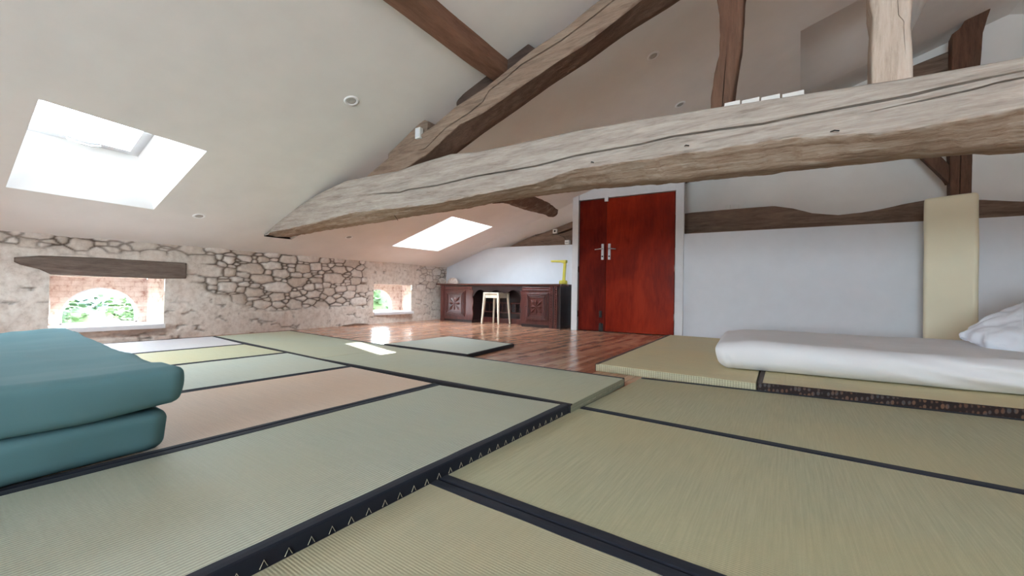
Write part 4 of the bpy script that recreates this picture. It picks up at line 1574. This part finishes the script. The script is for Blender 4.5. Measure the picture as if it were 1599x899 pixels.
pil = soft_box('pillow', (0.78, 0.60, 0.2), M_pillow, (60, 48, 10), 0.05, pillow_def)
pil.location = (1.60, 4.50, 0.385)
pil.rotation_euler = (R(14), R(-30), R(22))
tag(pil, 'crumpled white pillow propped at the head of the white mattress', 'pillow')


# cream mattress on end
def cream_def(p):
    q = p.copy()
    q.x += 0.006 * mnoise.noise(Vector((p.y * 3, p.z * 2.2, 1)))
    q.y += 0.010 * mnoise.noise(Vector((p.x * 3, p.z * 2.0, 5)))
    q.z += 0.006 * sst(-0.17, 0.12, p.x) * (p.z / 1.7)
    return q


cm = soft_box('standing_mattress', (0.385, 0.20, 1.69), M_cream, (24, 16, 60), 0.035, cream_def)
cm.location = (1.41, 6.03, 0.0)
cm.rotation_euler = (0, 0, R(-16))
tag(cm, 'cream foam mattress stood on end against the white partition', 'mattress')


# ================================================================== DESK
M_walnut = wood('dark_stained_walnut', [(0.3, (50, 24, 22)), (0.5, (78, 38, 34)), (0.75, (104, 56, 48))], 'z', 5, 9, 0.34, 0.15, spec=0.5, speck=False)
M_walnut_d = wood('blackened_walnut', [(0.3, (24, 15, 16)), (0.5, (36, 22, 23)), (0.75, (50, 32, 32))], 'z', 5, 9, 0.4, 0.15, spec=0.5, speck=False)
M_walnut_t = wood('polished_walnut_top', [(0.3, (58, 34, 30)), (0.5, (84, 52, 46)), (0.75, (104, 70, 62))], 'x', 5, 9, 0.25, 0.1, spec=0.5, speck=False)
desk = empty('desk', (-4.62, 6.42, 0), 'long dark carved wooden desk with two cupboards below the white slope', 'desk')
DX0, DX1, DYF, DYB, DZ = -6.01, -3.20, 6.20, 6.64, 0.745


def dpart(mb_, name, mat, par=desk, bevel=0.004, seg=2):
    o = mb_.build(name, mat, par, bevel=bevel, seg=seg)
    off = Vector((0, 0, 0))
    o.matrix_parent_inverse = Matrix.Translation(desk.location).inverted() if par is desk else Matrix.Identity(4)
    return o


b = MB()
b.box(DX0 - 0.12, DX1 + 0.02, DYF - 0.035, DYB + 0.005, DZ, DZ + 0.028)
b.box(DX0 - 0.02, DX1 + 0.005, DYF - 0.015, DYB, DZ - 0.014, DZ)
dpart(b, 'desk_top', M_walnut_t)
# right pedestal
PX0, PX1 = -3.98, DX1
b = MB()
b.box(PX0, PX1, DYF, DYB - 0.01, 0.0, DZ - 0.014)
b.box(PX0 - 0.006, PX1 + 0.006, DYF - 0.008, DYB - 0.01, 0.0, 0.05)
dpart(b, 'pedestal', M_walnut_d)
b = MB()
b.box(PX0, -3.335, DYF - 0.012, DYF + 0.01, 0.05, DZ - 0.03)
# carved wavy inner edge
wav = [(PX0 + 0.01, 0.05)] + [(PX0 - 0.012 - 0.022 * abs(math.sin(t / 14 * math.pi * 2.5)), 0.05 + (DZ - 0.15) * t / 14) for t in range(15)] + [(PX0 + 0.01, DZ - 0.10)]
b.prism(wav, DYF - 0.012, DYF + 0.012, 'xz')
dpart(b, 'face_frame', M_walnut)


def carved_door(x0, x1, z0, z1, y, seed=0):
    """cupboard door with nested mouldings around a carved eight petal star"""
    b = MB()
    b.box(x0, x1, y - 0.018, y, z0, z1)
    steps = [(0.022, 0.026, 0.018), (0.050, 0.034, 0.014), (0.078, 0.028, 0.012)]
    for ins, dep, wd in steps:
        a0, a1, c0, c1 = x0 + ins, x1 - ins, z0 + ins, z1 - ins
        for (p, q, r, s) in ((a0, a1, c0, c0 + wd), (a0, a1, c1 - wd, c1), (a0, a0 + wd, c0, c1), (a1 - wd, a1, c0, c1)):
            b.box(p, q, y - dep - 0.008, y - 0.01, r, s)
    d = dpart(b, 'door', M_walnut, bevel=0.003)
    ins = 0.105
    a0, a1, c0, c1 = x0 + ins, x1 - ins, z0 + ins, z1 - ins
    cx, cz = (a0 + a1) / 2, (c0 + c1) / 2
    c = MB()
    c.box(a0 - 0.008, a1 + 0.008, y - 0.022, y - 0.012, c0 - 0.008, c1 + 0.008)
    for k in range(8):
        an = k * math.pi / 4 + math.pi / 8 * 0
        dx, dz = math.cos(an), math.sin(an)
        rr = min(abs((a1 - a0) / 2 / dx) if abs(dx) > 1e-3 else 9, abs((c1 - c0) / 2 / dz) if abs(dz) > 1e-3 else 9) * 0.97
        wdt = 0.030
        px, pz = -dz, dx
        tip = (cx + dx * rr, y - 0.024, cz + dz * rr)
        root_ = (cx + dx * 0.012, y - 0.026, cz + dz * 0.012)
        mid1 = (cx + dx * rr * 0.66 + px * wdt, y - 0.022, cz + dz * rr * 0.66 + pz * wdt)
        mid2 = (cx + dx * rr * 0.66 - px * wdt, y - 0.022, cz + dz * rr * 0.66 - pz * wdt)
        rid = (cx + dx * rr * 0.62, y - 0.044, cz + dz * rr * 0.62)
        c.add([root_, mid1, tip, mid2, rid], [(0, 1, 4), (1, 2, 4), (2, 3, 4), (3, 0, 4)])
    c.lathe([(0.0, 0.0), (0.013, 0.0), (0.010, 0.012), (0.0, 0.016)], n=12, M=Matrix.Translation((cx, y - 0.024, cz)) @ Matrix.Rotation(R(90), 4, 'X'))
    cv = c.build('carved_panel', M_walnut, d)
    k = MB()
    k.lathe([(0.0, 0.0), (0.005, 0.0), (0.004, 0.018), (0.009, 0.022), (0.0, 0.03)], n=10, M=Matrix.Translation((x0 + 0.012 if seed else x1 - 0.012, y - 0.018, (z0 + z1) / 2)) @ Matrix.Rotation(R(90), 4, 'X'))
    k.build('knob', M_metal if False else M_walnut_d, d)
    return d


carved_door(-3.885, -3.43, 0.115, 0.615, DYF - 0.012, 1)
# beaded pilasters on the right corner
for k, xx in enumerate((-3.375, -3.285)):
    b = MB()
    b.box(xx - 0.03, xx + 0.03, DYF - 0.02, DYF + 0.006, 0.0, DZ - 0.014)
    for t in range(16):
        zc = 0.07 + t * 0.042
        b.add([(xx - 0.016, DYF - 0.02, zc), (xx, DYF - 0.02, zc - 0.018), (xx + 0.016, DYF - 0.02, zc), (xx, DYF - 0.02, zc + 0.018), (xx, DYF - 0.034, zc)],
              [(0, 1, 4), (1, 2, 4), (2, 3, 4), (3, 0, 4)])
    dpart(b, 'pilaster', M_walnut, bevel=0.0)
# left pedestal
b = MB()
b.box(DX0, -5.16, DYF, DYB - 0.01, 0.0, DZ - 0.014)
b.box(DX0 - 0.006, -5.154, DYF - 0.008, DYB - 0.01, 0.0, 0.05)
dpart(b, 'pedestal', M_walnut_d)
b = MB()
b.box(DX0, -5.16, DYF - 0.012, DYF + 0.01, 0.05, DZ - 0.03)
wav = [(-5.17, 0.05)] + [(-5.148 + 0.022 * abs(math.sin(t / 14 * math.pi * 2.5)), 0.05 + (DZ - 0.15) * t / 14) for t in range(15)] + [(-5.17, DZ - 0.10)]
b.prism(wav, DYF - 0.012, DYF + 0.012, 'xz')
dpart(b, 'face_frame', M_walnut)
b = MB()
b.box(-5.995, -5.90, DYF - 0.022, DYF + 0.006, 0.0, DZ - 0.014)
b.box(-5.975, -5.92, DYF - 0.030, DYF - 0.01, 0.06, DZ - 0.05)
dpart(b, 'pilaster', M_walnut, bevel=0.004)
carved_door(-5.86, -5.33, 0.115, 0.625, DYF - 0.012, 0)
# apron over the knee space, with an ogee lower edge
pts = [(-5.16, DZ - 0.014), (-5.16, 0.50)]
for t in range(41):
    u = t / 40
    x = -5.16 + u * (PX0 + 5.16)
    z_ = 0.625 - 0.03 * math.cos(u * math.pi * 6) - 0.09 * (math.exp(-(u / 0.06) ** 2) + math.exp(-((1 - u) / 0.06) ** 2))
    pts.append((x, z_))
pts += [(PX0, 0.50), (PX0, DZ - 0.014)]
b = MB()
V = []
top_ = [(x, DZ - 0.014) for x, _ in pts[2:-2]]
botm = pts[2:-2]
for y in (DYF - 0.004, DYF + 0.02):
    V += [(x, y, z_) for x, z_ in top_] + [(x, y, z_) for x, z_ in botm]
n = len(top_)
F = []
for i in range(n - 1):
    F += [(i, i + 1, n + i + 1, n + i), (2 * n + i, 3 * n + i, 3 * n + i + 1, 2 * n + i + 1), (n + i, n + i + 1, 3 * n + i + 1, 3 * n + i)]
b.add(V, F)
dpart(b, 'apron', M_walnut_d, bevel=0.0)
# drawer rail mouldings under the top
for (a, c) in ((-5.88, -5.2), (-3.95, -3.42)):
    b = MB()
    b.box(a, c, DYF - 0.026, DYF - 0.01, 0.655, 0.668)
    dpart(b, 'moulding', M_walnut)
# back panel with a low gallery of turned spindles
b = MB()
b.box(-5.16, PX0, DYB - 0.03, DYB - 0.01, 0.0, DZ - 0.014)
dpart(b, 'back_panel', M_walnut_d)
b = MB()
b.box(-5.16, PX0, DYB - 0.10, DYB - 0.07, 0.385, 0.415)
b.box(-5.16, PX0, DYB - 0.10, DYB - 0.07, 0.20, 0.225)
b.box(-5.16, PX0, DYB - 0.10, DYB - 0.05, 0.0, 0.10)
gal = dpart(b, 'gallery_rail', M_walnut)
for k in range(11):
    xx = -5.10 + k * (PX0 + 5.10 - 0.06) / 10
    b = MB()
    b.lathe([(0.010, 0.225), (0.016, 0.25), (0.008, 0.28), (0.017, 0.305), (0.008, 0.33), (0.016, 0.36), (0.010, 0.385)], c=(xx, DYB - 0.085, 0), n=10)
    dpart(b, 'spindle', M_walnut, bevel=0)

# ================================================================== STOOL
M_stool = wood('cream_painted_birch', [(0.3, (196, 186, 164)), (0.5, (222, 214, 196)), (0.75, (234, 229, 216))], 'z', 4, 8, 0.5, 0.1, speck=False)
stool = empty('stool', (-4.66, 6.33, 0), 'square cream wooden stool with splayed legs at the desk', 'stool')
b = MB()
b.box(-0.185, 0.185, -0.185, 0.185, 0.575, 0.605)
b.build('seat', M_stool, stool, bevel=0.008, seg=3)
b = MB()
for (p, q, r, s) in ((-0.165, 0.165, -0.165, -0.145), (-0.165, 0.165, 0.145, 0.165), (-0.165, -0.145, -0.145, 0.145), (0.145, 0.165, -0.145, 0.145)):
    b.box(p, q, r, s, 0.50, 0.576)
b.build('apron', M_stool, stool, bevel=0.003)
for sx in (-1, 1):
    for sy in (-1, 1):
        b = MB()
        b.bar((sx * 0.160, sy * 0.160, 0.576), (sx * 0.20, sy * 0.19, 0.0), 0.048, 0.048, taper=0.62)
        b.build('leg', M_stool, stool, bevel=0.006)

# ================================================================== LAMP, SHELL
M_yellow = plain('yellow_enamel', (198, 190, 70), 0.4, 0.5, 0.03, 0.02)
lamp = empty('desk_lamp', (-3.235, 6.36, DZ + 0.028), 'small yellow desk lamp at the right end of the desk', 'lamp')
b = MB()
b.lathe([(0.0, 0.0), (0.066, 0.0), (0.072, 0.008), (0.072, 0.05), (0.062, 0.066), (0.0, 0.070)], n=28)
b.build('base', M_yellow, lamp)
b = MB()
b.bar((0.010, 0, 0.055), (0.030, 0, 0.39), 0.046, 0.034)
b.build('stem', M_yellow, lamp, bevel=0.004)
b = MB()
b.prism([(-0.245, 0.410), (-0.22, 0.388), (-0.06, 0.384), (0.0, 0.368), (0.058, 0.368), (0.062, 0.420), (-0.23, 0.424)], -0.035, 0.035, 'xz')
b.build('lamp_head', M_yellow, lamp, bevel=0.006)
b = MB()
b.box(-0.20, -0.04, -0.022, 0.022, 0.386, 0.391)
b.build('light_tube', M_white, lamp)

k = Mat('ribbed_shell', 0.6, 0.3)
tcn = k.n('ShaderNodeTexCoord')
spx = k.n('ShaderNodeSeparateXYZ')
k.l(tcn.outputs['Object'], spx.inputs[0])
ang = k.math('ARCTAN2', spx.outputs['Z'], spx.outputs['X'])
sn = k.math('SINE', k.math('MULTIPLY', ang, 26.0))
k.color(k.ramp(k.math('ADD', k.math('MULTIPLY', sn, 0.5), 0.5), [(0.15, lin((176, 148, 134))), (0.5, lin((226, 216, 210)))]))
M_shell = k.m
V, F = [], []
NA, NR = 41, 10
for i in range(NA):
    a = math.pi * i / (NA - 1)
    for j in range(NR):
        r = j / (NR - 1)
        rad = 0.155 * (0.85 + 0.15 * math.sin(a)) * (1 + 0.03 * math.cos(a * 20))
        V.append((math.cos(a) * r * rad * 1.05, -0.05 * math.sqrt(max(0, 1 - r * r)) * (1 + 0.08 * math.cos(a * 20)), math.sin(a) * r * rad * 0.85))
for i in range(NA - 1):
    for j in range(NR - 1):
        F.append((i * NR + j, (i + 1) * NR + j, (i + 1) * NR + j + 1, i * NR + j + 1))
nb = len(V)
V2 = [(x, y + 0.012 if y < -0.001 else 0.012, z_) for x, y, z_ in V]
b = MB()
b.add(V + V2, F + [tuple(nb + q for q in reversed(f)) for f in F], 0, True)
sh = b.build('shell', M_shell)
sh.location = (-5.90, 6.42, DZ + 0.028)
sh.rotation_euler = (R(-8), 0, R(8))
tag(sh, 'pale ribbed fan shaped shell at the left end of the desk', 'shell')

# ================================================================== FITTINGS
M_plastic = plain('white_plastic', (226, 226, 222), 0.45, 0.4, 0.02, 0.0)


M_lens = plain('pale_lamp_glass', (186, 184, 180), 0.15, 0.8, 0.02, 0.0)


def spot(x, y, label):
    zc = ceil_z(x, y)
    n_ = Vector((0.313, 0.027, -0.95)).normalized()
    root = empty('recessed_spotlight', (x, y, zc), label, 'ceiling light', 'small recessed spotlights in the slope')
    root.rotation_euler = n_.to_track_quat('Z', 'Y').to_euler()
    b = MB()
    b.lathe([(0.034, -0.01), (0.036, 0.004), (0.050, 0.008), (0.058, 0.003), (0.060, -0.006)], n=28)
    b.build('trim_ring', M_shaft, root)
    b = MB()
    b.lathe([(0.0, 0.001), (0.022, 0.001), (0.033, 0.005), (0.036, 0.0), (0.0, -0.002)], n=24)
    b.build('lamp_lens', M_lens, root)
    return root


spot(-2.9, 1.931, 'round recessed spotlight in the slope between the near skylight and the rafter')
spot(-5.183, 1.676, 'round recessed spotlight low on the slope just right of the near skylight')
spot(-5.305, 3.542, 'round recessed spotlight low on the slope left of the far skylight')
spot(-1.025, 3.739, 'round recessed spotlight high on the far side of the rafter, the upper one of two')
spot(-1.038, 4.932, 'round recessed spotlight high on the far side of the rafter, the lower one of two')

# junction box on the rafter wedge
jb = empty('junction_box', (-2.80, 2.575, 2.055), 'white junction box fixed on the climbing rafter', 'junction box')
b = MB()
b.box(-0.032, 0.032, -0.035, 0.01, -0.05, 0.05)
b.build('box_body', M_plastic, jb, bevel=0.005)
b = MB()
b.box(-0.024, 0.024, -0.040, -0.033, -0.040, 0.040)
b.build('cover', M_frame, jb, bevel=0.003)

sk = empty('wall_socket', (-3.60, 6.725, 1.775), 'white square socket with a black hole above the yellow lamp', 'socket')
b = MB()
b.box(-0.045, 0.045, -0.03, 0.01, -0.04, 0.04)
b.build('box_body', M_plastic, sk, bevel=0.005)
b = MB()
b.lathe([(0.0, 0.0), (0.019, 0.0), (0.017, 0.004), (0.0, 0.004)], n=18, M=Matrix.Translation((0, -0.030, 0)) @ Matrix.Rotation(R(90), 4, 'X'))
b.build('socket_hole', M_black, sk)
b = MB()
b.tube([(-3.585, 6.71, 1.735), (-3.50, 6.705, 1.69), (-3.42, 6.70, 1.66), (-3.37, 6.70, 1.60)], 0.005)
tag(b.build('cable', plain('grey_cable', (96, 84, 76), 0.6, 0.3, 0.03, 0)), 'thin grey cable from the white socket down to the white box', 'cable')
pb = empty('power_box', (-3.325, 6.69, 1.512), 'small white box on top of the half wall near the doors', 'box')
b = MB()
b.box(-0.045, 0.045, -0.035, 0.03, 0.0, 0.075)
b.build('box_body', M_plastic, pb, bevel=0.004)
b = MB()
b.box(-0.030, 0.030, -0.038, -0.034, 0.030, 0.036)
b.build('slot', M_black, pb)

# two little white blocks on the far tie beam
for i, (xx, zz) in enumerate(((-0.737, 1.895), (-0.625, 1.892))):
    b = MB()
    b.box(-0.034, 0.034, -0.02, 0.02, 0.0, 0.085)
    b.box(-0.026, 0.026, -0.024, -0.018, 0.012, 0.073)
    o = b.build('white_block', M_plastic, bevel=0.004)
    o.location = (xx, 6.80, zz)
    tag(o, ('left' if i == 0 else 'right') + ' one of two small white blocks standing on the far tie beam', 'block', 'white blocks on the far tie beam')

# white folded cards standing on the near tie beam
where = ['leftmost of the four white cards on the tie beam, by the dark crooked post', 'second from left of the four white cards on the tie beam',
         'third from left of the four white cards on the tie beam', 'rightmost of the four white cards on the tie beam, nearest the pale post']
for i, (xa, xb) in enumerate(((-0.294, -0.218), (-0.210, -0.128), (-0.120, -0.036), (-0.026, 0.066))):
    zb = float(lerp_poly(TT)((xa + xb) / 2)) - 0.012
    b = MB()
    a = (xb - xa) / 2
    b.prism([(-0.024, 0.0), (0.0, 0.040), (0.024, 0.0), (0.021, 0.0), (0.0, 0.034), (-0.021, 0.0)], -a, a, 'yz')
    b.box(-a, a, -0.022, 0.022, 0.0, 0.003)
    o = b.build('folded_card', M_plastic)
    o.location = ((xa + xb) / 2, 2.515, zb + 0.010)
    tag(o, where[i], 'card', 'white cards on the near tie beam')

# dark splinter of wood at the foot of the stone wall
b = MB()
b.prism([(3.98, 0.0), (4.02, 0.018), (4.14, 0.022), (4.25, 0.034), (4.36, 0.028), (4.46, 0.016), (4.50, 0.0)], xw(4.2) + 0.008, xw(4.2) + 0.06, 'yz')
tag(b.build('wood_offcut', M_darkx, bevel=0.004), 'dark sliver of wood on the floor along the stone wall', 'offcut')
# loose bark hanging from the tie beam
for (x0, z0_, x1, z1_, lab) in ((-3.17, 1.345, -3.10, 1.285, 'thin dark splinter hanging under the tie beam near its pointed end'),):
    b = MB()
    b.tube([(x0, 2.60, z0_), ((x0 + x1) / 2, 2.595, (z0_ + z1_) / 2 + 0.004), (x1, 2.59, z1_)], [0.005, 0.004, 0.002], 5)
    b.build('bark_splinter', M_dark, tie)
for xx, zz in ((0.17, 1.415), (-0.49, 1.47), (-1.06, 1.47)):
    b = MB()
    b.tube([(xx, 2.455, zz), (xx + 0.012, 2.43, zz - 0.004), (xx + 0.03, 2.425, zz - 0.012)], 0.003, 5)
    b.build('nail', M_black, tie)

# ================================================================== OUTSIDE
M_leaf = Mat('foliage', 0.7, 0.2)
n_ = M_leaf.noise(M_leaf.coords(), 1.2, 5, 0.6)
M_leaf.color(M_leaf.ramp(n_, [(0.35, lin((26, 42, 26))), (0.5, lin((42, 58, 28))), (0.7, lin((56, 70, 36)))]))
M_leaf = M_leaf.m
M_hill = plain('distant_blue_green_hill', (38, 56, 62), 0.9, 0.1, 0.12, 0.0, 0.3)
M_grass = plain('meadow', (60, 74, 38), 0.9, 0.1, 0.2, 0.0, 0.8)


def tree(name, x, y, zb, r, h, label, seed):
    rng = random.Random(seed)
    root = empty(name, (x, y, zb), label, 'tree', 'trees outside the low windows')
    b = MB()
    b.tube([(0, 0, 0), (0.05, 0.02, h * 0.35), (0, 0.05, h * 0.6)], [r * 0.09, r * 0.07, r * 0.04], 8)
    b.build('trunk', M_dark, root)
    b = MB()
    core = (r * 0.86, h * 0.62)
    b.lathe([(0.02, core[1] - core[0] * 0.9)] + [(core[0] * math.sin(math.pi * q / 10), core[1] - core[0] * 0.9 * math.cos(math.pi * q / 10)) for q in range(1, 10)] + [(0.02, core[1] + core[0] * 0.9)], n=20)
    for i in range(2600):
        u, v_ = rng.random() * 2 * math.pi, math.acos(2 * rng.random() - 1)
        rr = r * (0.62 + 0.42 * rng.random()) * (1 + 0.25 * math.sin(3 * u + seed) * math.sin(2 * v_))
        c = Vector((rr * math.sin(v_) * math.cos(u), rr * math.sin(v_) * math.sin(u), h * 0.62 + rr * 0.9 * math.cos(v_)))
        s = r * rng.uniform(0.035, 0.07)
        q = Matrix.Rotation(rng.random() * 6.28, 3, 'Z') @ Matrix.Rotation(rng.random() * 3.14, 3, 'X')
        P = [q @ Vector(p) * s + c for p in ((-1, -0.5, 0), (0, -0.7, 0.2), (1, -0.3, 0), (0.9, 0.5, 0), (0, 0.8, 0.25), (-0.9, 0.5, 0))]
        b.add(P, [(0, 1, 2, 3, 4, 5)], 0, False)
    b.build('foliage', M_leaf, root, recalc=False)
    return root


tree('leafy_tree', -13.5, 2.0, -3.4, 1.15, 4.3, 'leafy green tree seen through the middle of the near arched window', 3)
tree('leafy_tree', -16.5, 4.2, -3.4, 1.25, 4.2, 'leafy green tree seen at the right edge of the near arched window', 4)
tree('leafy_tree', -10.5, 8.2, -3.4, 1.5, 5.0, 'leafy green tree seen through the far arched window', 6)
b = MB()
b.box(-90, -6.9, -60, 60, -3.5, -3.4)
struct(b.build('ground_outside', M_grass))
V, F = [], []
for i in range(60):
    y = -60 + i * 2.6
    hz = 0.9 + 1.8 * mnoise.fractal(Vector((y * 0.05, 1, 1)), 1.0, 2.0, 4)
    V += [(-50, y, -3.4), (-58, y, -1.6 + hz * 0.3), (-68, y, -0.7 + hz * 0.4), (-80, y, -0.6 + hz * 0.5)]
for i in range(59):
    for j in range(3):
        F.append((i * 4 + j, (i + 1) * 4 + j, (i + 1) * 4 + j + 1, i * 4 + j + 1))
b = MB()
b.add(V, F, 0, True)
struct(b.build('hill_outside', M_hill))
